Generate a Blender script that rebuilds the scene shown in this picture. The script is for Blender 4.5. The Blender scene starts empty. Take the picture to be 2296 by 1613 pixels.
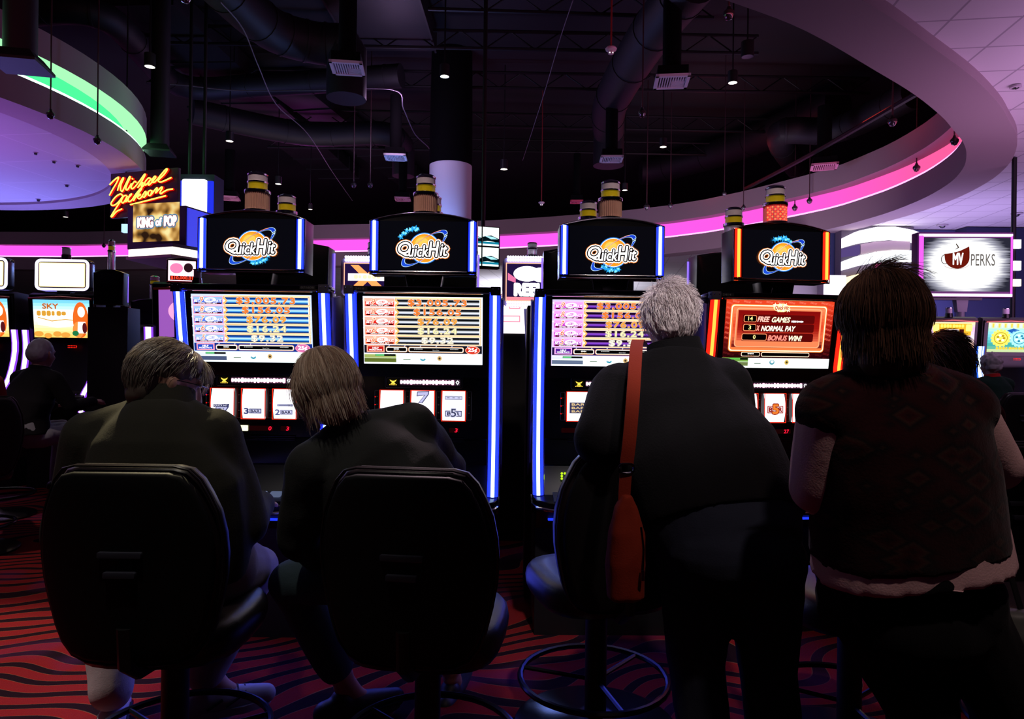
import bpy, bmesh, math, random
from mathutils import Vector, Matrix, noise
SC = bpy.context.scene
COL = SC.collection
R = math.radians
ROLL = R(0.7)
F = 1530.0
EYE = 1.3
# ---------------------------------------------------------------- camera
cd = bpy.data.cameras.new('camera')
cam = bpy.data.objects.new('camera', cd)
COL.objects.link(cam)
cd.sensor_width = 36.0
cd.lens = 36.0*F/2296.0
cd.shift_y = -5.5/2296.0
cd.clip_start = 0.05
cd.clip_end = 120
cam.matrix_world = Matrix.Translation((0, 0, EYE)) @ Matrix.Rotation(R(90), 4, 'X') @ Matrix.Rotation(ROLL, 4, 'Z')
SC.camera = cam
SC.view_settings.view_transform = 'Standard'
SC.view_settings.look = 'None'
SC.view_settings.exposure = 0.0
SC.view_settings.gamma = 1.0
SC.view_settings.use_curve_mapping = False
# ---------------------------------------------------------------- world
w = bpy.data.worlds.new('world')
SC.world = w
w.use_nodes = True
w.node_tree.nodes['Background'].inputs[0].default_value = (0.01, 0.008, 0.02, 1)
w.node_tree.nodes['Background'].inputs[1].default_value = 0.12
SC.cycles.max_bounces = 6
SC.cycles.sample_clamp_indirect = 4.0

# ---------------------------------------------------------------- lamps: downlights and added fills
def lamp(kind, loc, energy, color, size=0.2, aim=None, blend=0.5, angle=60, size_y=None):
    d = bpy.data.lights.new('lamp_light', kind)
    d.energy = energy
    d.color = color
    if kind == 'AREA':
        d.size = size
        if size_y:
            d.shape = 'RECTANGLE'
            d.size_y = size_y
    else:
        d.shadow_soft_size = size
    if kind == 'SPOT':
        d.spot_size = R(angle)
        d.spot_blend = blend
    o = bpy.data.objects.new('lamp_light', d)
    COL.objects.link(o)
    o.location = loc
    if aim is not None:
        v = Vector(aim)-Vector(loc)
        o.rotation_euler = v.to_track_quat('-Z', 'Y').to_euler()
    return o

WARM = (1.0, 0.82, 0.62)
# ceiling spots over the carpet and players, some unseen ones added as fill
lamp('SPOT', (-3.2, 1.9, 4.3), 800, (1, .80, .70), 0.06, (-2.45, 2.3, 0), angle=33)
lamp('SPOT', (-4.2, 3.0, 4.3), 190, (1, .78, .70), 0.06, (-3.4, 4.2, 0), angle=46)
lamp('SPOT', (2.6, 2.0, 4.3), 22, (1, .75, .65), 0.06, (2.3, 2.9, 0), angle=36)
lamp('SPOT', (-0.85, 0.7, 4.3), 85, (1, .92, .80), 0.08, (-0.85, 2.05, 1.25), angle=27)
lamp('SPOT', (0.55, 0.6, 4.3), 300, (1, .88, .90), 0.08, (0.52, 2.25, 1.5), angle=18)
lamp('SPOT', (1.15, 0.2, 4.3), 125, (1, .72, .68), 0.08, (1.0, 1.65, 1.15), angle=30)  # added to brighten the vest woman
lamp('SPOT', (-0.8, 1.2, 4.3), 130, (1, .78, .70), 0.06, (-0.8, 3.2, 2.15), angle=26)  # this and the next added to brighten toppers and signal towers
lamp('SPOT', (0.9, 1.2, 4.3), 130, (1, .78, .72), 0.06, (0.9, 3.25, 2.15), angle=26)
# narrow unseen spots added ahead of the players, raking the chair tops and hair
lamp('SPOT', (-1.9, 3.9, 4.25), 1100, (1, .84, .50), 0.04, (-0.95, 1.74, 1.0), angle=8)
lamp('SPOT', (-0.15, 4.0, 4.25), 800, (1, .70, .80), 0.04, (-0.2, 1.74, 1.0), angle=8)
lamp('SPOT', (0.7, 4.1, 4.25), 170, (.9, .68, 1.0), 0.05, (0.52, 2.25, 1.5), angle=12)
# unseen spots added to brighten the far players
lamp('SPOT', (4.6, 4.0, 4.2), 60, (.85, .7, 1.0), 0.05, (4.95, 7.0, 1.2), angle=30)
lamp('SPOT', (-3.4, 3.2, 4.2), 30, (.95, .8, 1.0), 0.05, (-3.8, 5.4, 1.2), angle=30)
# unseen area lamps added to wash the dropped ceilings with colour
lamp('AREA', (7.5, 6.5, 2.2), 150, (.80, .40, .85), 4.0, (7.5, 7.6, 4.3))
lamp('AREA', (8.8, 14.6, 1.6), 210, (.60, .42, 1.0), 5.0, (8.8, 16, 4.3))
lamp('AREA', (-9.5, 8.2, 1.6), 130, (.60, .17, 1.0), 3.0, (-9.5, 8.2, 4.3))
lamp('AREA', (-10.5, 13.6, 1.6), 170, (.28, .25, 1.0), 3.0, (-10.0, 12.5, 4.3))
lamp('AREA', (1.5, 29.5, 1.8), 600, (.85, .85, 1.0), 5.0, (1.5, 30, 4.4))
lamp('AREA', (-6, 17.0, 2.8), 110, (.75, .55, .7), 4.0, (-6, 22, 4.8))
lamp('AREA', (4, 15.0, 2.8), 110, (.75, .55, .75), 4.0, (6, 20, 4.8))
# ---------------------------------------------------------------- helpers
def P(px, py, Y):
    """point seen at a photo pixel, at depth Y metres in front of the camera"""
    dx, dy = px-1148.0, py-806.5
    c, s = math.cos(ROLL), math.sin(ROLL)
    x = dx*c+dy*s
    y = -dx*s+dy*c
    return Vector((x/F*Y, Y, EYE-(y+5.5)/F*Y))

def PZ(px, py, z):
    """point seen at a photo pixel, at height z"""
    q = P(px, py, 1.0)
    k = (z-EYE)/(q.z-EYE)
    return Vector((q.x*k, k, z))

def lin(c):
    return tuple((x/12.92 if x <= .04045 else ((x+.055)/1.055)**2.4) for x in c)
def hexc(h):
    h = h.lstrip('#')
    return lin(tuple(int(h[i:i+2], 16)/255 for i in (0, 2, 4)))

MATS = {}
def mat(name, color=(.5, .5, .5), rough=.5, metal=0., spec=.5, bump=0., bscale=60., coat=0., em=None, es=0., alpha=None, trans=0., sheen=0.):
    if name in MATS:
        return MATS[name]
    m = bpy.data.materials.new(name)
    m.use_nodes = True
    n = m.node_tree
    b = n.nodes['Principled BSDF']
    b.inputs['Base Color'].default_value = (*color, 1)
    b.inputs['Roughness'].default_value = rough
    b.inputs['Metallic'].default_value = metal
    b.inputs['Specular IOR Level'].default_value = spec
    b.inputs['Coat Weight'].default_value = coat
    b.inputs['Sheen Weight'].default_value = sheen
    if trans:
        b.inputs['Transmission Weight'].default_value = trans
    if em:
        b.inputs['Emission Color'].default_value = (*em, 1)
        b.inputs['Emission Strength'].default_value = es
    if bump:
        t = n.nodes.new('ShaderNodeTexNoise')
        t.inputs['Scale'].default_value = bscale
        t.inputs['Detail'].default_value = 3
        tc = n.nodes.new('ShaderNodeTexCoord')
        n.links.new(tc.outputs['Object'], t.inputs['Vector'])
        bp = n.nodes.new('ShaderNodeBump')
        bp.inputs['Strength'].default_value = bump
        bp.inputs['Distance'].default_value = .003
        n.links.new(t.outputs['Fac'], bp.inputs['Height'])
        n.links.new(bp.outputs['Normal'], b.inputs['Normal'])
    MATS[name] = m
    return m

def E(h, s=1.0):
    """a glowing display colour"""
    key = 'glow_%s_%g' % (h, s)
    if key in MATS:
        return MATS[key]
    c = hexc(h)
    m = bpy.data.materials.new(key)
    m.use_nodes = True
    n = m.node_tree
    n.nodes.clear()
    e = n.nodes.new('ShaderNodeEmission')
    e.inputs[0].default_value = (*c, 1)
    e.inputs[1].default_value = s
    o = n.nodes.new('ShaderNodeOutputMaterial')
    n.links.new(e.outputs[0], o.inputs[0])
    MATS[key] = m
    return m

class MB:
    """collects shapes and links them as ONE mesh object"""
    def __init__(s, M=None):
        s.v, s.f, s.mi, s.mats = [], [], [], []
        s.M = M or Matrix.Identity(4)
    def slot(s, m):
        if m not in s.mats:
            s.mats.append(m)
        return s.mats.index(m)
    def add(s, vs, fs, m, M=None):
        T = s.M @ M if M is not None else s.M
        o = len(s.v)
        k = s.slot(m)
        s.v += [tuple(T @ Vector(p)) for p in vs]
        s.f += [tuple(i+o for i in f) for f in fs]
        s.mi += [k]*len(fs)
        return s
    def box(s, x0, x1, y0, y1, z0, z1, m, bev=0., seg=2, M=None):
        bm = bmesh.new()
        bmesh.ops.create_cube(bm, size=1)
        for v in bm.verts:
            v.co = Vector(((x0+x1)/2+v.co.x*(x1-x0), (y0+y1)/2+v.co.y*(y1-y0), (z0+z1)/2+v.co.z*(z1-z0)))
        if bev:
            bmesh.ops.bevel(bm, geom=bm.edges[:], offset=bev, segments=seg, affect='EDGES', profile=.7)
        s.bm(bm, m, M)
        return s
    def bm(s, bm, m, M=None):
        bm.verts.index_update()
        s.add([v.co[:] for v in bm.verts], [[v.index for v in f.verts] for f in bm.faces], m, M)
        bm.free()
    def prism(s, pts, a0, a1, m, axis='y', bev=0., seg=2, M=None):
        """extrude a 2D outline; axis y: pts are (x,z); axis x: pts are (y,z); axis z: pts are (x,y)"""
        def q(p, a):
            return (p[0], a, p[1]) if axis == 'y' else ((a, p[0], p[1]) if axis == 'x' else (p[0], p[1], a))
        bm = bmesh.new()
        A = [bm.verts.new(q(p, a0)) for p in pts]
        B = [bm.verts.new(q(p, a1)) for p in pts]
        n = len(pts)
        f0 = bm.faces.new(A)
        f1 = bm.faces.new(B[::-1])
        for i in range(n):
            bm.faces.new((A[i], B[i], B[(i+1) % n], A[(i+1) % n]))
        bmesh.ops.recalc_face_normals(bm, faces=bm.faces[:])
        if bev:
            ed = [e for e in bm.edges if e in set(f0.edges) or e in set(f1.edges)]
            bmesh.ops.bevel(bm, geom=ed, offset=bev, segments=seg, affect='EDGES', profile=.6)
        s.bm(bm, m, M)
        return s
    def tube(s, path, r, m, n=8, closed=False, M=None):
        path = [Vector(p) for p in path]
        k = len(path)
        rr = r if isinstance(r, (list, tuple)) else [r]*k
        vs, fs = [], []
        up = None
        for i in range(k):
            a = path[(i-1) % k] if closed or i else path[i]
            b = path[(i+1) % k] if closed or i < k-1 else path[i]
            t = (b-a).normalized() if (b-a).length > 1e-9 else Vector((0, 0, 1))
            if up is None:
                up = t.orthogonal().normalized()
            up = (up-t*up.dot(t))
            up = up.normalized() if up.length > 1e-6 else t.orthogonal().normalized()
            sd = t.cross(up)
            for j in range(n):
                an = 2*math.pi*j/n
                vs.append(path[i]+(up*math.cos(an)+sd*math.sin(an))*rr[i])
        for i in range(k if closed else k-1):
            for j in range(n):
                a, b = i*n+j, i*n+(j+1) % n
                c, d = ((i+1) % k)*n+(j+1) % n, ((i+1) % k)*n+j
                fs.append((a, b, c, d))
        if not closed:
            fs.append(tuple(range(n))[::-1])
            fs.append(tuple((k-1)*n+j for j in range(n)))
        s.add(vs, fs, m, M)
        return s
    def lathe(s, prof, m, n=24, M=None, cap=True):
        vs, fs = [], []
        for r, z in prof:
            for j in range(n):
                a = 2*math.pi*j/n
                vs.append((r*math.cos(a), r*math.sin(a), z))
        for i in range(len(prof)-1):
            for j in range(n):
                fs.append((i*n+j, i*n+(j+1) % n, (i+1)*n+(j+1) % n, (i+1)*n+j))
        if cap:
            fs.append(tuple(range(n))[::-1])
            fs.append(tuple((len(prof)-1)*n+j for j in range(n)))
        s.add(vs, fs, m, M)
        return s
    def ball(s, c, r, m, n=16, M=None):
        r = r if isinstance(r, (tuple, list)) else (r, r, r)
        bm = bmesh.new()
        bmesh.ops.create_uvsphere(bm, u_segments=n, v_segments=max(6, n//2), radius=1)
        for v in bm.verts:
            v.co = Vector((c[0]+v.co.x*r[0], c[1]+v.co.y*r[1], c[2]+v.co.z*r[2]))
        s.bm(bm, m, M)
        return s
    def loft(s, rings, m, M=None, cap=True):
        n = len(rings[0])
        vs = [p for r in rings for p in r]
        fs = []
        for i in range(len(rings)-1):
            for j in range(n):
                fs.append((i*n+j, i*n+(j+1) % n, (i+1)*n+(j+1) % n, (i+1)*n+j))
        if cap:
            fs.append(tuple(range(n))[::-1])
            fs.append(tuple((len(rings)-1)*n+j for j in range(n)))
        s.add(vs, fs, m, M)
        return s
    def plate(s, x0, x1, z0, z1, y, m, M=None):
        s.add([(x0, y, z0), (x1, y, z0), (x1, y, z1), (x0, y, z1)], [(0, 1, 2, 3)], m, M)
        return s
    def poly(s, pts, y, m, M=None):
        s.add([(p[0], y, p[1]) for p in pts], [tuple(range(len(pts)))], m, M)
        return s
    def build(s, name, parent=None, angle=35, smooth=True):
        me = bpy.data.meshes.new(name)
        me.from_pydata(s.v, [], s.f)
        for m in s.mats:
            me.materials.append(m)
        me.polygons.foreach_set('material_index', s.mi)
        me.update()
        if smooth:
            me.polygons.foreach_set('use_smooth', [True]*len(me.polygons))
            me.set_sharp_from_angle(angle=R(angle))
        o = bpy.data.objects.new(name, me)
        COL.objects.link(o)
        if parent is not None:
            o.parent = parent
        return o

def tag(o, label=None, cat=None, group=None, kind=None):
    if label:
        o['label'] = label
    if cat:
        o['category'] = cat
    if group:
        o['group'] = group
    if kind:
        o['kind'] = kind
    return o

def thing(name, label, cat, loc=(0, 0, 0), rz=0., group=None):
    o = bpy.data.objects.new(name, None)
    o.empty_display_size = .1
    COL.objects.link(o)
    o.location = loc
    o.rotation_euler = (0, 0, rz)
    return tag(o, label, cat, group)

def kids(o):
    return [c for c in bpy.data.objects if c.parent is o]

def copy_tree(o, parent=None, loc=None, rz=None, label=None):
    ch = list(o.children)
    c = o.copy()
    COL.objects.link(c)
    if parent is not None:
        c.parent = parent
    for k in ch:
        copy_tree(k, c)
    if loc is not None:
        c.location = loc
    if rz is not None:
        c.rotation_euler = (0, 0, rz)
    if label:
        c['label'] = label
    return c

TXT = {}
def text_geo(t, off=0., shear=0., ext=0., sp=1.):
    key = (t, off, shear, ext, sp)
    if key not in TXT:
        c = bpy.data.curves.new('lettering', 'FONT')
        c.body = t
        c.size = 1
        c.align_x = 'CENTER'
        c.align_y = 'CENTER'
        c.offset = off
        c.shear = shear
        c.extrude = ext
        c.space_character = sp
        c.resolution_u = 3
        o = bpy.data.objects.new('lettering', c)
        me = bpy.data.meshes.new_from_object(o)
        TXT[key] = ([tuple(v.co) for v in me.vertices], [tuple(p.vertices) for p in me.polygons])
        bpy.data.objects.remove(o)
        bpy.data.curves.remove(c)
        bpy.data.meshes.remove(me)
    return TXT[key]

class Panel:
    """draws flat printed or lit artwork on a face; coordinates are (x right, y down)"""
    def __init__(s, mb, M, ox, oy, scale):
        s.mb, s.M, s.ox, s.oy, s.k = mb, M, ox, oy, scale
    def c(s, x, y):
        return ((x-s.ox)*s.k, (s.oy-y)*s.k)
    def rect(s, x0, y0, x1, y1, m, l=0):
        a, b = s.c(x0, y1), s.c(x1, y0)
        s.mb.plate(a[0], b[0], a[1], b[1], -.0008*l, m, s.M)
    def poly(s, pts, m, l=0):
        s.mb.poly([s.c(*p) for p in pts], -.0008*l, m, s.M)
    def rr(s, x0, y0, x1, y1, r, m, l=0, n=5):
        pts = []
        for cx, cy, a0 in ((x1-r, y0+r, -90), (x1-r, y1-r, 0), (x0+r, y1-r, 90), (x0+r, y0+r, 180)):
            for i in range(n+1):
                a = R(a0+90*i/n)
                pts.append((cx+r*math.cos(a), cy+r*math.sin(a)))
        s.poly(pts, m, l)
    def ell(s, cx, cy, rx, ry, m, l=0, n=32, rot=0.):
        c_, s_ = math.cos(R(rot)), math.sin(R(rot))
        s.poly([(cx+rx*math.cos(2*math.pi*i/n)*c_-ry*math.sin(2*math.pi*i/n)*s_, cy+rx*math.cos(2*math.pi*i/n)*s_+ry*math.sin(2*math.pi*i/n)*c_) for i in range(n)], m, l)
    def band(s, pa, pb, m, l=0):
        a = [s.c(*p) for p in pa]
        b = [s.c(*p) for p in pb]
        n = len(a)
        y = -.0008*l
        s.mb.add([(p[0], y, p[1]) for p in a+b], [(i, i+1, n+i+1, n+i) for i in range(n-1)], m, s.M)
    def star(s, cx, cy, r, m, l=0, rot=0.):
        s.poly([(cx+(r if i % 2 == 0 else r*.42)*math.sin(R(36*i+rot)), cy-(r if i % 2 == 0 else r*.42)*math.cos(R(36*i+rot))) for i in range(10)], m, l)
    def vgrad(s, x0, y0, x1, y1, stops, s_, l=0, n=12):
        """vertical colour run of a lit graphic"""
        for i in range(n):
            t = (i+.5)/n
            for (ta, ca), (tb, cb) in zip(stops, stops[1:]):
                if ta <= t <= tb:
                    u = (t-ta)/(tb-ta)
                    break
            A = [int(ca[k:k+2], 16) for k in (0, 2, 4)]
            B = [int(cb[k:k+2], 16) for k in (0, 2, 4)]
            h = ''.join('%02x' % int(a+(b-a)*u) for a, b in zip(A, B))
            s.rect(x0, y0+(y1-y0)*i/n, x1, y0+(y1-y0)*(i+1)/n, E(h, s_), l)
    def text(s, t, x, y, h, m, l=0, w=None, off=0., shear=0., rot=0., sp=1.):
        """h is the capital height; w squeezes or stretches the line to that width; off fattens the strokes"""
        vs, fs = text_geo(t, 0., shear, 0., sp)
        if not vs:
            return
        bx0, bx1 = min(v[0] for v in vs), max(v[0] for v in vs)
        ky = h/.69
        kx = ky if w is None else w/(bx1-bx0)
        mx = (bx0+bx1)/2
        yy = [v[1] for v in vs]
        my = (min(yy)+max(yy))/2
        c_, s_ = math.cos(R(rot)), math.sin(R(rot))
        r = off*ky
        k = 0 if off < .004 else (6 if r < 2.5 else 12)
        for j in range(max(k, 1)):
            ox, oy = (r*math.cos(2*math.pi*j/k), r*math.sin(2*math.pi*j/k)) if k else (0., 0.)
            out = []
            for v in vs:
                a, b = (v[0]-mx)*kx+ox, (v[1]-my)*ky+oy
                q = s.c(x+a*c_+b*s_, y+a*s_-b*c_)
                out.append((q[0], -.0008*l-.00002*j, q[1]))
            s.mb.add(out, fs, m, s.M)

def blurred_line(pn, x, y, w, h, m, l, n=8, seed=1):
    """a line of lettering too bright or small to read"""
    q = random.Random(seed)
    x0 = x-w/2
    st = w/n
    for i in range(n):
        a = q.uniform(.62, .95)*st
        hh = h*q.uniform(.75, 1.1)
        pn.rr(x0+st*i, y-hh/2, x0+st*i+a, y+hh/2, min(a, hh)*.35, m, l, 3)

def rrect(x0, x1, z0, z1, r, n=5):
    pts = []
    for cx, cz, a0 in ((x1-r, z0+r, -90), (x1-r, z1-r, 0), (x0+r, z1-r, 90), (x0+r, z0+r, 180)):
        for i in range(n+1):
            a = R(a0+90*i/n)
            pts.append((cx+r*math.cos(a), cz+r*math.sin(a)))
    return pts

def arc(cx, cz, r, a0, a1, n):
    return [(cx+r*math.cos(R(a0+(a1-a0)*i/n)), cz+r*math.sin(R(a0+(a1-a0)*i/n))) for i in range(n+1)]

BLACK = mat('black_gloss', (.004, .004, .005), .22)
SATIN = mat('black_satin', (.006, .006, .007), .5)
MATTE = mat('black_matte', (.010, .010, .011), .9, spec=.15)
CHROME = mat('chrome', (.75, .74, .78), .12, 1.0)
DCHROME = mat('dark_chrome', (.12, .11, .14), .18, 1.0)
GLASSY = mat('clear_plastic', (.85, .80, .85), .12, 0, .8, trans=.55)
VINYL = mat('dark_brown_vinyl', (.016, .010, .012), .36, bump=.12, bscale=350, spec=.55)
SHELL = mat('chair_shell_plastic', (.004, .004, .0045), .6, spec=.3)
# ---------------------------------------------------------------- setting
def carpet():
    m = bpy.data.materials.new('red_swirl_carpet')
    m.use_nodes = True
    n = m.node_tree
    L = n.links.new
    b = n.nodes['Principled BSDF']
    b.inputs['Roughness'].default_value = .95
    b.inputs['Specular IOR Level'].default_value = .1
    tc = n.nodes.new('ShaderNodeTexCoord')
    nz = n.nodes.new('ShaderNodeTexNoise'); nz.inputs['Scale'].default_value = 1.15; nz.inputs['Detail'].default_value = 1.0; nz.inputs['Roughness'].default_value = .35
    L(tc.outputs['Object'], nz.inputs['Vector'])
    sx = n.nodes.new('ShaderNodeSeparateXYZ'); L(tc.outputs['Object'], sx.inputs[0])
    def mth(op, a, bb):
        k = n.nodes.new('ShaderNodeMath'); k.operation = op
        for i, q in enumerate((a, bb)):
            if q is None: continue
            if isinstance(q, (int, float)): k.inputs[i].default_value = q
            else: L(q, k.inputs[i])
        return k.outputs[0]
    ph = mth('ADD', mth('MULTIPLY', nz.outputs['Fac'], 62.), mth('MULTIPLY', sx.outputs['Y'], 46.))
    ph = mth('ADD', ph, mth('MULTIPLY', sx.outputs['X'], -18.))
    s = mth('SINE', ph, None)
    r = n.nodes.new('ShaderNodeValToRGB')
    r.color_ramp.elements[0].position = .30; r.color_ramp.elements[0].color = (.016, .004, .008, 1)
    r.color_ramp.elements[1].position = .42; r.color_ramp.elements[1].color = (.30, .012, .011, 1)
    e = r.color_ramp.elements.new(.36); e.color = (.28, .11, .06, 1)
    e = r.color_ramp.elements.new(.80); e.color = (.27, .015, .017, 1)
    L(mth('ADD', mth('MULTIPLY', s, .5), .5), r.inputs[0])
    f = n.nodes.new('ShaderNodeTexNoise'); f.inputs['Scale'].default_value = 260; L(tc.outputs['Object'], f.inputs['Vector'])
    mx = n.nodes.new('ShaderNodeMix'); mx.data_type = 'RGBA'; mx.blend_type = 'MULTIPLY'; mx.inputs['Factor'].default_value = .55
    L(r.outputs[0], mx.inputs['A']); L(f.outputs['Color'], mx.inputs['B'])
    g = n.nodes.new('ShaderNodeTexNoise'); g.inputs['Scale'].default_value = 1.7; L(tc.outputs['Object'], g.inputs['Vector'])
    m2 = n.nodes.new('ShaderNodeMix'); m2.data_type = 'RGBA'
    L(mx.outputs['Result'], m2.inputs['A']); m2.inputs['B'].default_value = (.10, .02, .10, 1)
    rr = n.nodes.new('ShaderNodeMapRange'); rr.inputs[1].default_value = .52; rr.inputs[2].default_value = .68; rr.inputs[4].default_value = .6
    L(g.outputs['Fac'], rr.inputs[0]); L(rr.outputs[0], m2.inputs['Factor'])
    L(m2.outputs['Result'], b.inputs['Base Color'])
    bp = n.nodes.new('ShaderNodeBump'); bp.inputs['Strength'].default_value = .4; bp.inputs['Distance'].default_value = .01
    L(f.outputs['Fac'], bp.inputs['Height']); L(bp.outputs['Normal'], b.inputs['Normal'])
    return m

def tiles(name, size, col, joint):
    m = bpy.data.materials.new(name)
    m.use_nodes = True
    n = m.node_tree
    L = n.links.new
    b = n.nodes['Principled BSDF']
    b.inputs['Roughness'].default_value = .9
    tc = n.nodes.new('ShaderNodeTexCoord')
    mp = n.nodes.new('ShaderNodeMapping'); mp.inputs['Rotation'].default_value = (0, 0, R(8))
    L(tc.outputs['Object'], mp.inputs[0])
    br = n.nodes.new('ShaderNodeTexBrick')
    br.offset = 0
    br.inputs['Color1'].default_value = (*col, 1); br.inputs['Color2'].default_value = (*[c*.93 for c in col], 1); br.inputs['Mortar'].default_value = (*joint, 1)
    br.inputs['Scale'].default_value = 1.0; br.inputs['Mortar Size'].default_value = .012
    br.inputs['Brick Width'].default_value = size; br.inputs['Row Height'].default_value = size
    L(mp.outputs[0], br.inputs['Vector'])
    L(br.outputs['Color'], b.inputs['Base Color'])
    return m

MB().box(-30, 30, -6, 44, -.1, 0, carpet()).build('floor')['kind'] = 'structure'
DECK = mat('black_painted_deck', (.006, .006, .008), .8, bump=.3, bscale=3)
o = MB()
o.box(-30, 30, -6, 44, 8.2, 8.3, DECK)
o.build('ceiling')['kind'] = 'structure'
TILE = tiles('white_ceiling_tiles', .61, (.62, .60, .62), (.36, .34, .37))
TILE2 = tiles('pale_ceiling_planks', 1.22, (.62, .60, .66), (.70, .68, .74))
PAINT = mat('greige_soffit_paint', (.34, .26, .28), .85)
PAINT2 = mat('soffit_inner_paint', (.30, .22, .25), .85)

H = 3.0
ZR = EYE+H
inner_px = [(1640, 5), (1810, 71), (1960, 157), (2050, 212), (2111, 261), (2137, 291), (2160, 320), (2167, 348), (2158, 380), (2123, 415), (2053, 453), (1949, 490), (1800, 525), (1500, 569), (1120, 590), (740, 596), (0, 604)]
outer_px = [(1855, -3), (2019, 75), (2158, 181), (2221, 240), (2240, 268), (2250, 296), (2254, 331), (2249, 359), (2230, 385), (2193, 411), (2110, 460), (1949, 507), (1865, 519)]
def dense(pts, n):
    """smooth curve through points (Catmull-Rom), n samples"""
    out = []
    k = len(pts)
    for i in range(k-1):
        p0, p1, p2, p3 = pts[max(i-1, 0)], pts[i], pts[i+1], pts[min(i+2, k-1)]
        for j in range(n):
            t = j/n
            out.append(.5*((2*p1)+(-p0+p2)*t+(2*p0-5*p1+4*p2-p3)*t*t+(-p0+3*p1-3*p2+p3)*t**3))
    out.append(pts[-1])
    return out
inn = [PZ(x, y, ZR) for x, y in inner_px]
inn = [Vector((-9, 3.7, ZR)), Vector((-5, 3.8, ZR)), Vector((-1.6, 4.25, ZR)), Vector((.3, 4.95, ZR))] + inn + [Vector((-22, 21, ZR))]
inn = dense(inn, 4)
# rim curve: offset outward
def offs(c, d):
    out = []
    for i, p in enumerate(c):
        t = (c[min(i+1, len(c)-1)]-c[max(i-1, 0)]).normalized()
        out.append(p+Vector((t.y, -t.x, 0))*(d(i/len(c)) if callable(d) else d))
    return out
def rimw(t):
    return .58
out_c = offs(inn, rimw)
def strip_between(a, b, m, mb):
    n = len(a)
    mb.add([p[:] for p in a]+[p[:] for p in b], [(i, i+1, n+i+1, n+i) for i in range(n-1)], m)
def lift(c, z):
    return [Vector((p.x, p.y, z)) for p in c]
BND = .46
rim = MB()
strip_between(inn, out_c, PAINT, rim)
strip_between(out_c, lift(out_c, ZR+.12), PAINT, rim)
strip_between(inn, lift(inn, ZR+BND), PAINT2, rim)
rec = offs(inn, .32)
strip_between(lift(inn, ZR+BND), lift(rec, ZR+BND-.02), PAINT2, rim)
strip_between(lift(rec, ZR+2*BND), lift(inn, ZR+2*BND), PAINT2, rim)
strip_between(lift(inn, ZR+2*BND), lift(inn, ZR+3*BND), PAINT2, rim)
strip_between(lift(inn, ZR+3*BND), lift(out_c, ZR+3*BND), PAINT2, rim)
tag(rim.build('trim_1', smooth=True), kind='structure')
# the glowing cove wall: pink, redder towards the near right end
def cove_mat(name, stops, axis, s):
    m = bpy.data.materials.new(name)
    m.use_nodes = True
    n = m.node_tree
    n.nodes.clear()
    L = n.links.new
    tc = n.nodes.new('ShaderNodeTexCoord')
    sp = n.nodes.new('ShaderNodeSeparateXYZ')
    L(tc.outputs['Object'], sp.inputs[0])
    mr = n.nodes.new('ShaderNodeMapRange')
    mr.inputs[1].default_value, mr.inputs[2].default_value = axis[1], axis[2]
    L(sp.outputs[axis[0]], mr.inputs[0])
    r = n.nodes.new('ShaderNodeValToRGB')
    for i, (t, c) in enumerate(stops):
        e = r.color_ramp.elements[i] if i < 2 else r.color_ramp.elements.new(t)
        e.position = t
        e.color = (*hexc(c), 1)
    L(mr.outputs[0], r.inputs[0])
    e = n.nodes.new('ShaderNodeEmission')
    e.inputs[1].default_value = s
    L(r.outputs[0], e.inputs[0])
    o = n.nodes.new('ShaderNodeOutputMaterial')
    L(e.outputs[0], o.inputs[0])
    return m
cv = MB()
PINK = cove_mat('pink_led_cove', [(0, 'ff6078'), (1, 'ff58ea'), (.35, 'ff5aa0'), (.6, 'ff55cf')], ('Y', 9., 21.), 1.15)
strip_between(lift(rec, ZR+BND-.02), lift(rec, ZR+2*BND), PINK, cv)
tb = [p+Vector((0, 0, BND+.02)) for p in offs(inn, .05)]
cv.tube(tb, .035, E('ff9cf0', 2.2), 6)
tag(cv.build('cove_light'), 'pink glowing light trough running round the oval ceiling opening', 'cove light')

# tiled ceiling outside the oval
tc_ = MB()
far = []
C0 = Vector((-4, 13, 0))
ring = lift(out_c, ZR+.12)
big = []
for p in ring:
    big.append(Vector((min(29.9, p.x+40) if p.x > 2 and p.y < 19 else p.x, 42 if p.y > 19 else p.y, ZR+.12)))
ring2, outl = [], []
for p in ring:
    d = Vector((p.x-0, p.y-12, 0))
    # march out to the room's limits
    k = 1e9
    if d.x > 1e-6: k = min(k, (29.9-0)/d.x)
    if d.x < -1e-6: k = min(k, (-29.9-0)/d.x)
    if d.y > 1e-6: k = min(k, (43-12)/d.y)
    if d.y < -1e-6: k = min(k, (-5.5-12)/d.y)
    outl.append(Vector((d.x*k, 12+d.y*k, ZR+.12)))
strip_between(ring, outl, TILE, tc_)
# corners of the rectangle
for i in range(len(outl)-1):
    a, b = outl[i], outl[i+1]
    if abs(a.x-b.x) > .01 and abs(a.y-b.y) > .01:
        c = Vector((29.9 if max(a.x, b.x) > 29 else -29.9, 43 if max(a.y, b.y) > 42 else -5.5, ZR+.12))
        tc_.add([a[:], b[:], c[:]], [(0, 1, 2)], TILE)
tag(tc_.build('ceiling_tiled'), kind='structure')

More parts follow.
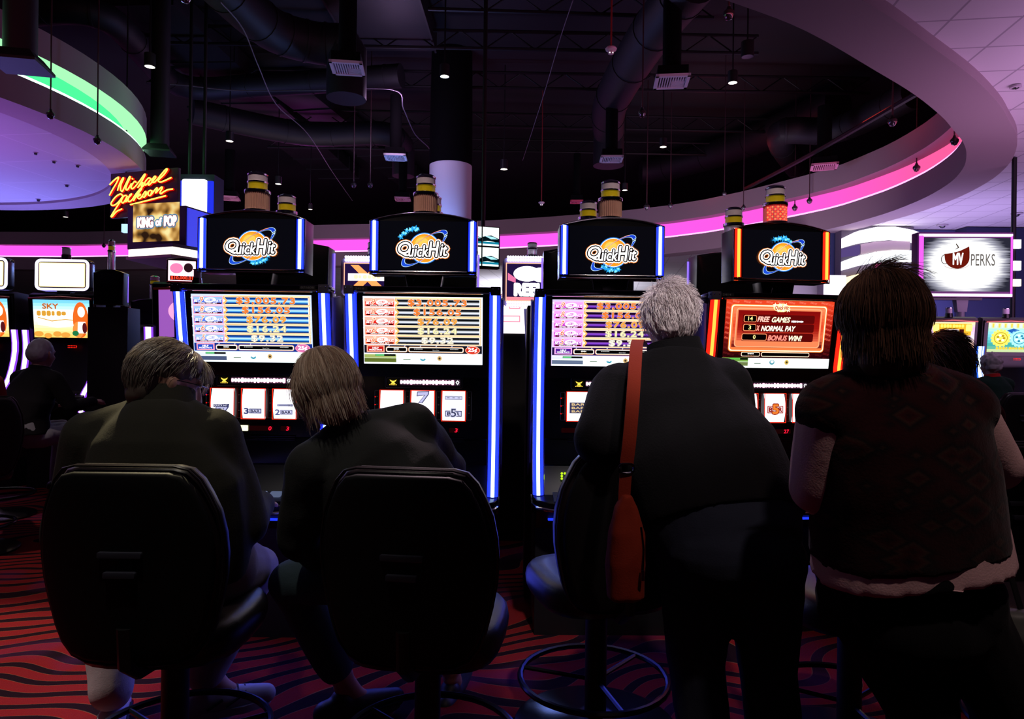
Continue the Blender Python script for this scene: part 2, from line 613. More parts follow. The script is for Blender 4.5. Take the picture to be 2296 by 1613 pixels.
# round island hanging at the left with a green cove
cx, cy, Ri, Ro = -3.6*H, 3.2*H, 1.48*H, 1.65*H
def circ(r, z, n=96):
    return [Vector((cx+r*math.cos(2*math.pi*i/n), cy+r*math.sin(2*math.pi*i/n), z)) for i in range(n+1)]
b2 = .116*H
isl = MB()
strip_between(circ(Ri, ZR), circ(Ro, ZR), mat('island_rim_paint', (.46, .36, .42), .85), isl)
strip_between(circ(Ro, ZR), circ(Ro, ZR+b2), PAINT, isl)
strip_between(circ(Ro, ZR+b2), circ(Ro-.3, ZR+b2), PAINT, isl)
strip_between(circ(Ro, ZR+2*b2), circ(Ro, ZR+3*b2), PAINT, isl)
strip_between(circ(Ro, ZR+3*b2), circ(.01, ZR+3*b2), DECK, isl)
strip_between(circ(Ri, ZR+.05), circ(.01, ZR+.05), TILE2, isl)
strip_between(circ(Ri, ZR), circ(Ri, ZR+.05), PAINT, isl)
tag(isl.build('ceiling_island'), kind='structure')
gc = MB()
strip_between(circ(Ro-.3, ZR+b2), circ(Ro-.3, ZR+2*b2), E('48f090', 1.3), gc)
strip_between(circ(Ro-.3, ZR+2*b2), circ(Ro, ZR+2*b2), E('a8f8b8', 1.1), gc)  # ledge underside glows itself, green light on its paint put into the colour
gt = circ(Ro-.05, ZR+b2+.02)[:-1]
gc.tube(gt, .03, E('c0ffe0', 5.0), 6, closed=True)
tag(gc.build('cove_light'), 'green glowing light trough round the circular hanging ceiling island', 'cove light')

# far walls
WALLB = mat('dull_blue_wall', (.045, .06, .16), .8)
WALLG = mat('grey_far_wall', (.30, .26, .30), .85)
tag(MB().box(-30, 30, 43, 43.3, 0, 8.2, WALLG).build('wall_back'), kind='structure')
tag(MB().box(-30.3, -30, -6, 43, 0, 8.2, WALLG).build('wall_left'), kind='structure')
tag(MB().box(30, 30.3, -6, 43, 0, 8.2, WALLB).build('wall_right'), kind='structure')
wb = MB()
a, b = P(1700, 700, 16.0), P(2140, 700, 16.0)
wb.box(a.x, b.x, 16.0, 16.2, 0, ZR+.1, WALLB)
wb.box(b.x, 26, 15.6, 16.2, 0, ZR+.1, mat('dark_navy_wall', (.018, .022, .07), .8))
tag(wb.build('wall_bar'), kind='structure')
# white round column
c = P(1008, 600, 15.5)
cm = MB(Matrix.Translation((c.x, 15.5, 0)))
WHITE = mat('white_column_paint', (.8, .8, .84), .7)
cm.lathe([(.48, 0), (.48, 5.62)], WHITE, 48)
cm.lathe([(.49, 5.62), (.49, 5.8), (.46, 8.19)], mat('column_black', (.0015, .0015, .002), .9, spec=.1), 48)
tag(cm.build('column_1'), kind='structure')
lamp('POINT', (c.x-.3, 14.2, 3.2), 150, (.22, .35, 1.0), .2)
lamp('POINT', (c.x-.9, 13.6, 6.2), 45, (.85, .5, 1.0), .2)
# ---------------------------------------------------------------- the row of reel machines
S2 = 497.0
def mx(px): return (px-946.5)/S2
def mz(py): return EYE+(798.5-py)/S2
def glow_strip(mb, path, wcore, wedge, core, edge, back=None):
    """light tube: bright core in front of a coloured diffuser that also paints in the halo. path = list of (x, y, z)"""
    for k, (wd, m, dy) in enumerate(((wedge, edge, 0), (wcore, core, -.008))):
        vs, fs = [], []
        for i, p in enumerate(path):
            for j in range(7):
                a = math.pi*j/6
                vs.append((p[0]-math.cos(a)*wd, p[1]-math.sin(a)*(.010 if k == 0 else .006)+dy, p[2]))
        for i in range(len(path)-1):
            for j in range(6):
                q = i*7+j
                fs.append((q, q+1, q+8, q+7))
        mb.add(vs, fs, m)
CORE_B, EDGE_B = E('a8c8ff', 5.0), E('1a2cff', 3.2)
CORE_R, EDGE_R = E('ff8a30', 3.2), E('ff2010', 1.8)
PROF = [(1.585, .0), (1.45, .022), (1.27, .055), (1.0, .065), (.85, .05), (.74, .02), (.67, -.01)]
SCR_M = Matrix.Translation((0, .045, 1.262)) @ Matrix.Rotation(R(8.5), 4, 'X')

def logo(pn, cx, cy, k, stars):
    """round gold disc with tilted orbit ring, lettering and a trail of stars; k scales photo-zoom units"""
    X = lambda x: cx+x*k
    Y = lambda y: cy+y*k
    pn.ell(X(0), Y(-2), 113*k, 113*k, E('2f7fe0', 1.1), 1)
    pn.ell(X(0), Y(-2), 107*k, 107*k, E('d8f0ff', 1.3), 2)
    pn.ell(X(0), Y(-2), 102*k, 102*k, E('ff9a20', 1.1), 3)
    pn.ell(X(-8), Y(-12), 80*k, 80*k, E('ffb030', 1.15), 4)
    pn.ell(X(-18), Y(-30), 50*k, 50*k, E('ffc95a', 1.2), 5)
    pn.rect(X(-60), Y(40), X(60), Y(46), E('e07010', 1.0), 5)
    # orbit ring: back half above the disc's right, front half under the left
    def orb(a0, a1, w0, m, l, r0=1.):
        A, B = [], []
        n = 40
        for i in range(n+1):
            a = R(a0+(a1-a0)*i/n)
            for rr, lst in ((1.0, A), (1.0-w0*max(.25, abs(math.cos(a))**1.0), B)):
                x, y = 205*r0*rr*math.cos(a), 62*r0*rr*math.sin(a)
                c_, s_ = math.cos(R(-38)), math.sin(R(-38))
                lst.append((X(x*c_-y*s_), Y(x*s_+y*c_)))
        pn.band(A, B, m, l)
    orb(-175, 15, .16, E('c8e8ff', 1.4), 6)
    orb(-172, 12, .13, E('1a44d8', 1.0), 7, .985)
    orb(-120, -30, .05, E('ff9a50', 1.3), 8, .99)
    orb(20, 215, .16, E('c8e8ff', 1.4), 6)
    orb(25, 212, .13, E('1f52e0', 1.0), 7, .985)
    # lettering layers
    sets = [('ff8a30', 1.2, .160, 9), ('ffffff', 1.6, .125, 10), ('180804', .3, .072, 11), ('ffffff', 1.7, .004, 12)]
    for h, s_, off, l in sets:
        m = E(h, s_)
        pn.text('Q', X(-142), Y(8), 84*k, m, l, w=92*k, off=off+.008, shear=.18)
        pn.text('uick', X(-42), Y(20), 82*k, m, l, w=140*k, off=off+.012, shear=.18)
        pn.text('H', X(68), Y(6), 108*k, m, l, w=72*k, off=off*.8+.012, shear=.18)
        pn.text('it', X(140), Y(12), 88*k, m, l, w=50*k, off=off+.012, shear=.2)
    rnd = random.Random(hash(stars) % 1000)
    sx, sy = stars[0], stars[1]
    for i in range(9):
        a = i-4
        pn.star(X(sx+a*15+rnd.uniform(-4, 4)), Y(sy+stars[2]*a*a*1.2+a*stars[3]+rnd.uniform(-8, 8)), rnd.uniform(15, 26)*k, E('2aa8f0', 1.1), 8+rnd.choice((0, 6)), rnd.uniform(0, 60))
        pn.star(X(sx+a*15+rnd.uniform(-8, 8)), Y(sy+stars[2]*a*a*1.2+a*stars[3]+rnd.uniform(-12, 12)), rnd.uniform(8, 14)*k, E('7fe0ff', 1.4), 15, rnd.uniform(0, 60))

def jackpot_screen(th):
    """th: colour set of one machine"""
    mb = MB()
    pn = Panel(mb, SCR_M, 669, 1475, 1/(3.226*S2))
    x0, x1, y0, y1 = 235, 1104, 980, 1475
    pn.rect(x0, y0, x1, y1, E(th['bg'], th['bgs']), 0)
    rows = [('9', '$3,005.73', 1026, 420, 'ff7a30'), ('8', '$156.05', 1094, 340, 'ff7a30'), ('7', '$76.09', 1163, 282, 'ffa040'), ('6', '$16.24', 1231, 282, 'fff0b0'), ('5', '$9.32', 1300, 226, 'fff8d8')]
    pn.rect(468, y0+6, 1092, 1334, E('ffd9a0', 1.6), 1)
    for i, (n, amt, yc, wd, hc) in enumerate(rows):
        pn.rect(470, yc-31, 1089, yc+31, E('ff7a30', 1.2), 2)
        pn.rect(474, yc-28, 1086, yc+28, E('fff2e0', 1.6), 3)
        pn.vgrad(480, yc-25, 1080, yc+25, th['row'], 1.25, 4, 10)
        pn.poly([(468, yc-24), (480, yc-24), (500, yc), (480, yc+24), (468, yc+24)], E('ffb060', 1.4), 5)
        pn.poly([(470, yc-13), (486, yc), (470, yc+13)], E('fffbe0', 1.8), 6)
        cxx = 776
        pn.text(amt, cxx, yc, 41, E('fff4e0', 1.6), 7, w=wd, off=.070, sp=1.15)
        pn.text(amt, cxx, yc, 41, E('901808' if i < 3 else '504008', .8), 8, w=wd, off=.052, sp=1.15)
        pn.text(amt, cxx, yc, 41, E(hc, 1.35), 9, w=wd, off=.018, sp=1.15)
        # plate on the left
        pn.rect(246, yc-31, 464, yc+30, E(th['rim'], 1.7), 1)
        pn.rect(252, yc-27, 460, yc+26, E(th['pl'][i], 1.2), 2)
        pn.rect(252, yc-27, 460, yc-8, E(th['hi'], 1.0), 3)
        pn.text('BET', 280, yc+2, 20, E('ffffff', 1.5), 5, w=44, off=.02, shear=.3)
        pn.text(n, 313, yc-7, 38, E('fff2d0', 1.7), 5, w=26, off=.05, shear=.25)
        pn.text(n, 313, yc-7, 38, E('e03018', 1.1), 6, w=26, off=.0, shear=.25)
        pn.ell(372, yc-4, 42, 18, E('ffffff', 1.5), 4, rot=-6)
        pn.ell(372, yc-4, 30, 9, E(th['pl'][i], 1.1), 5, rot=-6)
        pn.text('Quick Hit', 372, yc-4, 12, E('ffffff', 1.6), 6, w=70, off=.03, shear=.2)
        pn.text('PAYS', 432, yc+2, 20, E('ffffff', 1.5), 5, w=50, off=.02, shear=.3)
        pn.rect(262, yc+15, 452, yc+25, E('500808', .6), 3)
        pn.text('WITH MAX BET', 358, yc+20, 10, E('ffffff', 1.3), 6, w=136, off=.02, shear=.3)
        pn.star(242, yc-28+8, 9, E('ffffff', 1.4), 6)
        pn.star(1098, yc-20, 8, E('d0d8ff', 1.4), 6)
        pn.star(1096, yc+8, 6, E('ffffff', 1.2), 6, 20)
    # button band
    pn.rect(240, 1336, 1100, 1394, E(th['bg2'], .8), 1)
    pn.rect(258, 1338, 388, 1388, E(th['rim'], 1.7), 3)
    pn.rect(266, 1345, 380, 1381, E(th['btn'], 1.0), 4)
    pn.text('HELP', 323, 1357, 12, E('ffffff', 1.5), 5, w=44, off=.03)
    pn.text('MORE PAYS', 323, 1371, 11, E('ffffff', 1.5), 5, w=92, off=.03)
    for a, b in ((398, 555), (562, 968)):
        pn.rr(a, 1346, b, 1387, 14, E('ffb080', 1.5), 3)
        pn.rr(a+4, 1350, b-4, 1383, 11, E('ffffff', 1.5), 4)
        pn.rr(a+8, 1354, b-8, 1379, 8, E('0a0608', .5), 5)
    blurred_line(pn, 476, 1363, 40, 9, E('ffffff', 1.4), 6, 5, 3)
    pn.text('CASH', 476, 1379, 9, E('ffb060', 1.3), 7, w=44, off=.02)
    blurred_line(pn, 636, 1362, 62, 5, E('d0d0d0', 1.0), 6, 9, 2)
    pn.text('Game Over', 764, 1369, 8, E('d0d0d0', 1.0), 6, w=50)
    blurred_line(pn, 898, 1362, 62, 5, E('d0d0d0', 1.0), 6, 9, 3)
    for q in range(7):
        pn.poly([(300+q*115, 1344), (306+q*115, 1336), (312+q*115, 1338), (306+q*115, 1346)], E('d0d8ff', 1.0), 2)
    pn.ell(1032, 1367, 54, 31, E(th['rim'], 1.7), 6)
    pn.ell(1032, 1367, 48, 26, E(th['cent'], 1.1), 7)
    pn.text('25¢', 1032, 1367, 26, E('ffffff', 1.6), 8, w=64, off=.05)
    # service window strip
    pn.rect(240, 1400, 1102, 1474, E('f4fff4', 1.6), 2)
    pn.rect(240, 1432, 473, 1462, E(th['bar'], .9), 3)
    pn.rect(240, 1404, 473, 1430, E(th['bar2'], 1.1), 3)
    pn.rect(320, 1402, 468, 1416, E('101814', .4), 4)
    pn.rect(322, 1404, 385, 1414, E('5ac878', 1.2), 5)
    pn.rect(524, 1437, 578, 1443, E('306040', .8), 4)
    pn.ell(668, 1438, 20, 12, E('50b0c8', 1.0), 4)
    pn.ell(668, 1433, 13, 8, E('ffffff', 1.5), 5)
    pn.poly([(652, 1430), (670, 1450), (684, 1430), (670, 1440)], E('2090b0', 1.0), 6)
    pn.ell(790, 1430, 17, 18, E('d8b070', 1.1), 4)
    pn.ell(790, 1430, 8, 8, E('504030', .8), 5)
    return mb

def bonus_screen():
    """red free-games display of the fourth machine; zoom units shared with jackpot_screen"""
    mb = MB()
    # drawn in its own zoom frame (188..1000 x 950..1440) mapped on the same glass
    pn = Panel(mb, SCR_M, 594, 1442, 1/(3.226*S2)*1.045)
    pn.vgrad(178, 950, 1008, 1368, [(0, 'f04828'), (.5, 'a01810'), (1, '200408')], 1.1, 0, 16)
    rnd = random.Random(3)
    for i in range(12):
        for sx in (205, 978):
            pn.text('QUICK HIT', sx, 975+i*36, 13, E('ff6a50' if i < 8 else '70181a', 1.0), 1, w=48, off=.02, rot=18, shear=.2)
    for i in range(9):
        pn.text('QUICK HIT', 250+i*85, 964, 12, E('ff8a70', 1.0), 1, w=52, off=.02, rot=12, shear=.2)
        pn.text('QUICK HIT', 240+i*85, 1345, 12, E('60141a', .9), 1, w=52, off=.02, rot=12, shear=.2)
    pn.rr(214, 980, 955, 1322, 24, E('ff8030', 1.3), 2)
    pn.rr(219, 985, 950, 1317, 22, E('fff4c0', 1.8), 3)
    pn.rr(226, 992, 943, 1310, 20, E('ff7a40', 1.2), 4)
    pn.vgrad(236, 1000, 934, 1290, [(0, 'ff9060'), (.45, 'e84828'), (.75, 'f07048'), (1, '601010')], 1.1, 5, 12)
    pn.rr(256, 1006, 914, 1288, 22, E('ffb080', 1.2), 6)
    pn.rr(262, 1012, 908, 1282, 20, E('ff8a58', 1.05), 7)
    pn.vgrad(270, 1022, 900, 1240, [(0, '8a0c0c'), (.6, 'a81810'), (1, 'f06a48')], 1.0, 8, 12)
    rows = [('14', 'FREE', 'GAMES', 1082, 362, 86), ('3', 'X', 'NORMAL PAY', 1146, 362, 86), ('0', 'BONUS', 'WIN!', 1214, 402, 180)]
    for n, a, b, yc, cx_, bw in rows:
        pn.rr(306, yc-30, 858, yc+30, 12, E('6a0a0a', .8), 9)
        pn.rr(cx_-bw/2-6, yc-25, cx_+bw/2+6, yc+25, 12, E('ff9060', 1.4), 10)
        pn.rr(cx_-bw/2-2, yc-21, cx_+bw/2+2, yc+21, 10, E('120404', .4), 11)
        pn.text(n, cx_, yc-1, 27, E('ffe890', 1.5), 12, w=16*len(n)+2, off=.02)
    for t, x, yc, wd, c_ in (('FREE', 462, 1084, 92, 'ffb8a8'), ('GAMES', 596, 1086, 140, 'fff0c8'), ('X', 424, 1148, 22, 'ff9888'), ('NORMAL PAY', 580, 1150, 262, 'fff0d8'), ('BONUS', 580, 1218, 148, 'ff8878'), ('WIN!', 718, 1219, 100, 'fff0c8')):
        pn.text(t, x, yc, 38, E('701010', .8), 12, w=wd, off=.05, shear=.28)
        pn.text(t, x, yc, 36, E(c_, 1.5), 13, w=wd, off=.035, shear=.28)
    blurred_line(pn, 724, 1097, 96, 14, E('ffffff', 1.5), 13, 9, 5)
    pn.ell(592, 1000, 62, 30, E('ffd890', 1.6), 12)
    for i in range(9):
        pn.star(540+i*13, 998+(i % 3-1)*16, 20, E('fff0c0', 1.7), 13, i*17)
    pn.text('Quick Hit', 592, 1002, 26, E('c02010', 1.1), 15, w=104, off=.03, shear=.2)
    for a, b in ((316, 460), (470, 844)):
        pn.rr(a, 1324, b, 1356, 10, E('ffe0c0', 1.5), 6)
        pn.rr(a+4, 1328, b-4, 1352, 8, E('0a0204', .4), 7)
    blurred_line(pn, 388, 1336, 46, 9, E('ffffff', 1.5), 8, 6, 3)
    pn.text('CASH', 388, 1352, 9, E('c07040', 1.0), 9, w=44, off=.02)
    pn.rect(178, 1368, 1008, 1440, E('f4fff4', 1.6), 2)
    pn.rect(178, 1398, 376, 1426, E('7a8a50', .9), 3)
    pn.rect(178, 1366, 376, 1396, E('78a848', 1.1), 3)
    pn.rect(228, 1368, 372, 1382, E('101814', .4), 4)
    pn.rect(230, 1370, 312, 1380, E('60c850', 1.2), 5)
    pn.rect(424, 1404, 474, 1410, E('306040', .8), 4)
    pn.ell(560, 1398, 20, 18, E('60a8b8', 1.0), 4)
    pn.ell(560, 1393, 12, 10, E('ffffff', 1.5), 5)
    pn.ell(674, 1397, 17, 18, E('e0c060', 1.1), 4)
    pn.ell(674, 1397, 8, 8, E('504020', .8), 5)
    return mb

def seven(pn, cx, cy, h, l):
    pn.poly([(cx-h*.45, cy-h*.45), (cx+h*.55, cy-h*.5), (cx+h*.5, cy-h*.2), (cx+.0*h, cy+h*.5), (cx-h*.38, cy+h*.5), (cx+h*.1, cy-h*.12), (cx-h*.5, cy-.05*h)], E('404878', .8), l)
    pn.poly([(cx-h*.40, cy-h*.38), (cx+h*.48, cy-h*.42), (cx+h*.4, cy-h*.2), (cx-h*.05, cy+h*.44), (cx-h*.28, cy+h*.44), (cx+h*.2, cy-h*.18), (cx-h*.42, cy-.12*h)], E('b8b8e0', 1.2), l+1)
def bar(pn, cx, cy, wd, h, t, l, dark='484c80', light='c8c8e8'):
    pn.rect(cx-wd/2, cy-h/2, cx+wd/2, cy+h/2, E(dark, .9), l)
    pn.rect(cx-wd/2+2, cy-h/2+2, cx+wd/2-2, cy+h/2-2, E(light, 1.2), l+1)
    pn.text(t, cx, cy, h*.52, E('30345c', .7), l+2, w=wd*.72, off=.04)

RP = [(876, 51.5), (946.5, 51.5), (1017, 51.5)]     # reel centres (photo columns of the second machine), width
def reels(sym):
    """three lit reel strips as separate meshes; sym = symbol kinds"""
    out = []
    for i, (cx_, wd) in enumerate(RP):
        mb = MB()
        # gently bulging strip
        x0, x1 = mx(cx_-wd/2), mx(cx_+wd/2)
        z0, z1 = mz(945), mz(878)
        yb = .055
        wm = E('fff8ff', 2.0)
        n = 8
        vs = []
        for k in range(n+1):
            t = k/n
            vs += [(x0, yb-.012*math.sin(math.pi*t), z0+(z1-z0)*t), (x1, yb-.012*math.sin(math.pi*t), z0+(z1-z0)*t)]
        mb.add(vs, [(2*k, 2*k+1, 2*k+3, 2*k+2) for k in range(n)], wm)
        # thin red light line round the window
        em = E('ff3018', 1.2)
        for a, b, c_, d in ((x0-.004, x0, z0, z1), (x1, x1+.004, z0, z1)):
            mb.plate(a, b, c_, d, yb-.014, em)
        mb.plate(x0-.004, x1+.004, z1, z1+.003, yb-.014, em)
        mb.plate(x0-.004, x1+.004, z0-.003, z0, yb-.014, em)
        pn = Panel(mb, Matrix.Translation((0, yb-.0135, EYE)), 946.5, 798.5, 1/S2)
        s = sym[i]
        if s == '7':
            seven(pn, cx_, 927, 30, 1)
            pn.rect(cx_-19, 913, cx_+16, 920, E('383c70', .8), 3)
            pn.text('QUICK HIT', cx_-2, 916.5, 4, E('f0f0ff', 1.2), 4, w=30)
        elif s == '7top':
            seven(pn, cx_, 892, 28, 1)
        elif s == '3bar':
            pn.text('3', cx_-15, 928, 12, E('404880', .8), 2, w=10, off=.05)
            bar(pn, cx_+5, 928, 28, 11, 'BAR', 1)
        elif s == '23bar':
            pn.text('2', cx_-15, 930, 12, E('6a70a8', .9), 2, w=10, off=.05)
            bar(pn, cx_+5, 930, 28, 11, 'BAR', 1, '8488b8')
            bar(pn, cx_+2, 914, 36, 5, '-', 1, '8488b8')
        elif s == '5bar':
            bar(pn, cx_, 929, 38, 14, 'B  R', 1, '50547c')
            pn.text('5', cx_, 927, 19, E('d8d8ee', 1.1), 4, w=13, off=.08)
            pn.text('5', cx_, 927, 18, E('40446c', .8), 5, w=12, off=.01)
            bar(pn, cx_, 893, 40, 9, '- - -', 1, 'a0a4c0')
        elif s == 'bar3':
            pn.rect(cx_-20, 902, cx_+20, 927, E('35355c', .7), 1)
            for k in range(3):
                pn.rect(cx_-19, 903+8*k, cx_+19, 910+8*k, E('4a4a72', .8), 2)
                pn.text('BAR', cx_, 906.5+8*k, 5, E('e8c890', 1.1), 3, w=30, off=.03)
        elif s == '5red':
            pn.rect(cx_-20, 906, cx_+20, 924, E('b02018', .9), 1)
            pn.rect(cx_-18, 908, cx_+18, 922, E('e8d8d8', 1.2), 2)
            pn.text('B', cx_-12, 915, 10, E('a01818', .9), 3, w=8, off=.05)
            pn.text('R', cx_+12, 915, 10, E('a01818', .9), 3, w=8, off=.05)
            pn.text('5', cx_, 914, 22, E('a02010', .9), 4, w=15, off=.09)
            pn.text('5', cx_, 914, 21, E('f08030', 1.1), 5, w=14, off=.04)
        out.append(mb)
    return out

def quick_machine(name, label, X, Y, yaw, cfg):
    t = thing(name, label, 'slot machine', (X, Y, 0), yaw, 'reel slot machines in the front row')
    lit = cfg['strip']
    coreM, edgeM = (CORE_R, EDGE_R) if lit == 'red' else (CORE_B, EDGE_B)
    # ---- cabinet carcass
    c = MB()
    prof = [(.06, 0), (.06, .50), (.0, .56), (-.04, .60), (-.04, .635), (.04, .72), (.07, .84), (.085, 1.0), (.085, 1.25), (.035, 1.58), (.05, 1.60), (.40, 1.58), (.42, 1.2), (.40, 0)]
    c.prism(prof, -.335, .335, SATIN, 'x', bev=.004)
    # side cheeks flaring beside the light strips
    ck = [(p[1]+.012, p[0]) for p in PROF] + [(.02, .62), (.16, .55), (.20, .9), (.19, 1.25), (.12, 1.585)]
    for sx in (-1, 1):
        x0, x1 = (sx*.330, sx*.352)
        c.prism(ck, min(x0, x1), max(x0, x1), DCHROME, 'x', bev=.003)
    # chrome edge lines along the strips
    for x in (-.352, -.300, .300, .352):
        c.tube([(x, y+.004, z) for z, y in PROF], .0035, CHROME, 6)
    c.build('cabinet', t)
    # ---- slanted wings at the sides, the strips' blue light put into their colour
    BW = mat('blue_lit_side_panel', (.16, .14, .42), .45)
    for sx in (-1, 1):
        x = sx*.352
        wv = MB()
        pts = [(.03, 1.56), (.17, 1.58), (.34, .95), (.34, .70), (.10, .80), (.06, 1.1)]
        wv.prism(pts, min(x, x+sx*.012), max(x, x+sx*.012), BW, 'x', bev=.003)
        wv.build('side_panel', t)
    # ---- light strips
    for sx in (-1, 1):
        g = MB()
        glow_strip(g, [(sx*.326, y-.002, z) for z, y in PROF], .0085, .023, coreM, edgeM)
        g.build('light_strip', t)
    # ---- top rail with numbers
    r = MB()
    r.prism(rrect(-.352, .352, 1.588, 1.612, .008), -.02, .10, DCHROME, 'y', bev=.004)
    for sx in (-1, 1):
        r.box(sx*.33-.022, sx*.33+.022, -.026, .02, 1.575, 1.614, mat('hinge_block', (.05, .045, .07), .35), .003)
        for q in (-.012, .012):
            r.ball((sx*.33+q, -.028, 1.604), .0025, CHROME, 8)
    r.tube([(-.30, -.018, 1.583), (.30, -.018, 1.583)], .004, CHROME, 8)
    pn = Panel(r, Matrix.Translation((0, -.0225, 0)), 0, 0, 1)
    num = mat('number_tag', (.05, .05, .06), .4)
    pl = mat('number_plate', (.003, .003, .004), .5)
    for x, tx in ((-.28, cfg['num']), (.26, cfg['num2'])):
        pn.rect(x-.035, -1.607, x+.035, -1.592, pl, 0)
        pn.text(tx, x, -1.5995, .0095, mat('number_print', (.12, .12, .13), .6), 1, w=.009*len(tx)+.004)
    r.build('top_rail', t)
    # ---- upper display
    b = MB()
    b.box(-.297, .297, -.006, .02, -.06, .33, BLACK, .004, M=SCR_M @ Matrix.Translation((0, .008, 0)))
    bz = b.build('display_bezel', t)
    s = (bonus_screen() if cfg.get('bonus') else jackpot_screen(cfg['th'])).build('display', bz, smooth=False)
    # ---- reel panel
    p = MB()
    p.box(-.297, .297, .060, .085, .92, 1.222, BLACK, .004)
    FR = mat('panel_line', (.10, .10, .11), .3, .6)
    for a in ((mx(860), mx(1036), mz(871), mz(846)),):
        p.tube([(x, .058, z) for x, z in rrect(*a, .006)], .0018, FR, 6, closed=True)
    for i in range(4):
        cx_ = [841, 911, 982, 1052][i]
        p.tube([(x, .058, z) for x, z in rrect(mx(cx_-5), mx(cx_+5), mz(944), mz(879), .003)], .0012, FR, 6, closed=True)
        for k in range(3):
            p.ball((mx(cx_), .058, mz(892+k*18)), (.0035, .002, .0015), mat('dim_lamp', (.10, .05, .05), .3), 8)
    for z in (mz(985), mz(989), mz(993)):
        p.box(-.19, .19, .050, .060, z-.0022, z+.0022, DCHROME, .001)
    p.lathe([(.0, 0), (.014, 0), (.014, .006), (.0, .006)], DCHROME, 16, M=Matrix.Translation((-.05, .052, mz(986))) @ Matrix.Rotation(R(90), 4, 'X'), cap=False)
    for k in range(3):
        p.ball((mx(837), .057, mz(893+18*k)), .003, E('ff2018', 1.0), 8)
    rp = p.build('reel_panel', t)
    for mb in reels(cfg['sym']):
        mb.build('reel', rp, smooth=False)
    # lit title plate
    q = MB()
    pn = Panel(q, Matrix.Translation((0, .055, EYE)), 946.5, 798.5, 1/S2)
    pn.rr(862, 848, 1034, 869, 4, mat('panel_line2', (.05, .05, .06), .4), 0)
    pn.rr(864, 850, 1032, 867, 3, MATTE, 1)
    pn.rect(867, 851, 889, 866, E('181404', .5), 2)
    pn.poly([(870, 853), (876, 856), (880, 856), (886, 853), (884, 857), (880, 859), (884, 863), (872, 863), (876, 859), (872, 857)], E('ffd850', 1.4), 3)
    blurred_line(pn, 878, 865, 17, 1.6, E('ffd850', 1.2), 3, 6)
    pn.rr(893, 851.5, 1031, 865.5, 3, E('3a2838', .8), 2)
    blurred_line(pn, 956, 858.5, 124, 11.5, E('ff90c0', 1.6), 3, 17, 4)
    blurred_line(pn, 956, 858.5, 123, 9.5, E('ffffff', 3.0), 4, 17, 4)
    pn.rect(898, 856, 1016, 861, E('ffffff', 3.0), 4)
    for k in range(8):
        a = R(45*k)
        pn.poly([(1025+5*math.cos(a), 858.5+6*math.sin(a)), (1025+2*math.cos(a+.4), 858.5+2*math.sin(a+.4)), (1025+2*math.cos(a-.4), 858.5+2*math.sin(a-.4))], E('ffffff', 2.5), 4)
    q.build('title_plate', rp, smooth=False)
    # red number displays
    q = MB()
    pn = Panel(q, Matrix.Translation((0, .056, EYE)), 946.5, 798.5, 1/S2)
    RD = E('ff1838', 1.4)
    for x0, x1, tx in ((838, 905, cfg['led'][0]), (935, 990, cfg['led'][1]), (1007, 1030, cfg['led'][2])):
        pn.rr(x0, 962, x1, 973, 2, E('30060a', .35), 1)
        pn.text(tx, x1-3-4*len(tx), 967.5, 8.5, RD, 2, w=6.5*len(tx), off=.02, shear=.12)
    pn.rr(906, 961, 933, 974, 1.5, E('fff8c0', 1.9), 2)
    blurred_line(pn, 919, 965, 20, 1.5, E('a0b0b8', 1.2), 3, 6)
    
    q.build('number_display', rp, smooth=False)
    # ---- belly with green dot lettering
    q = MB()
    q.box(-.295, .295, .052, .064, .80, .915, BLACK, .004, M=Matrix.Translation((0, .0, .0)))
    GD = E('b8f020', 1.4)
    if cfg.get('green'):
        for row, (zz, pat) in enumerate(((mz(1066), '111111'), (mz(1072), '100000'), (mz(1078), '111100'))):
            for k, ch in enumerate(pat):
                if ch == '1':
                    q.ball((-.215+.0142*k, .035, zz), .0056, GD, 8)
        for row, zz in enumerate((mz(1103), mz(1109), mz(1115))):
            for k, ch in enumerate(('1111', '1010', '1111')[row]):
                if ch == '1':
                    q.ball((-.215+.012*k, .02, zz), .004, GD, 8)
    q.build('belly_panel', t)
    # ---- player deck
    d = MB()
    top = [(-.352, .06), (-.352, -.03), (-.335, -.065), (-.28, -.09), (-.15, -.12), (0, -.13), (.15, -.12), (.28, -.09), (.335, -.065), (.352, -.03), (.352, .06)]
    DM = Matrix.Translation((0, .0, .672)) @ Matrix.Rotation(R(14), 4, 'X')
    d.prism(top, -.03, .0, BLACK, 'z', bev=.008, seg=3, M=DM)
    d.tube([(x, y, -.036) for x, y in top], .008, CHROME, 8, M=DM)
    d.box(-.26, .26, -.09, .03, 0, .008, mat('deck_plate', (.03, .035, .06), .25), .003, M=DM)
    dk = d.build('button_deck', t)
    for k in range(6):
        bt = MB()
        bt.prism(rrect(-.22+.066*k, -.17+.066*k, -.055, -.015, .008), .008, .020, E('8c9cc8', .35) if k % 2 else E('b8c8ff', .5), 'z', bev=.002, M=DM)
        bt.build('button', dk)
    bt = MB()
    bt.lathe([(.028, .006), (.028, .020), (.022, .026), (.0, .028)], E('3a50ff', 1.2), 20, M=DM @ Matrix.Translation((.23, -.03, 0)))
    bt.build('button', dk)
    k_ = MB()
    k_.box(-.12, .06, -.115, -.10, .0, .012, E('5a6cff', .9), .004, M=DM)
    k_.build('deck_light', dk)
    # ---- blue light bar under the deck
    u = MB()
    u.box(-.28, .28, -.01, .02, .552, .562, E('2038ff', 1.3), .003)
    u.build('under_light', t)
    ul = lamp('AREA', (X, Y-.10, .50), (3.2 if X < -.8 else 1.6) if lit == 'blue' else .6, (.08, .10, 1.0), .5, (X-.15, Y-1.0, .2))  # added unseen area lamp boosting the bar's blue light
    # ---- topper: curved monitor on a neck
    tp = MB()
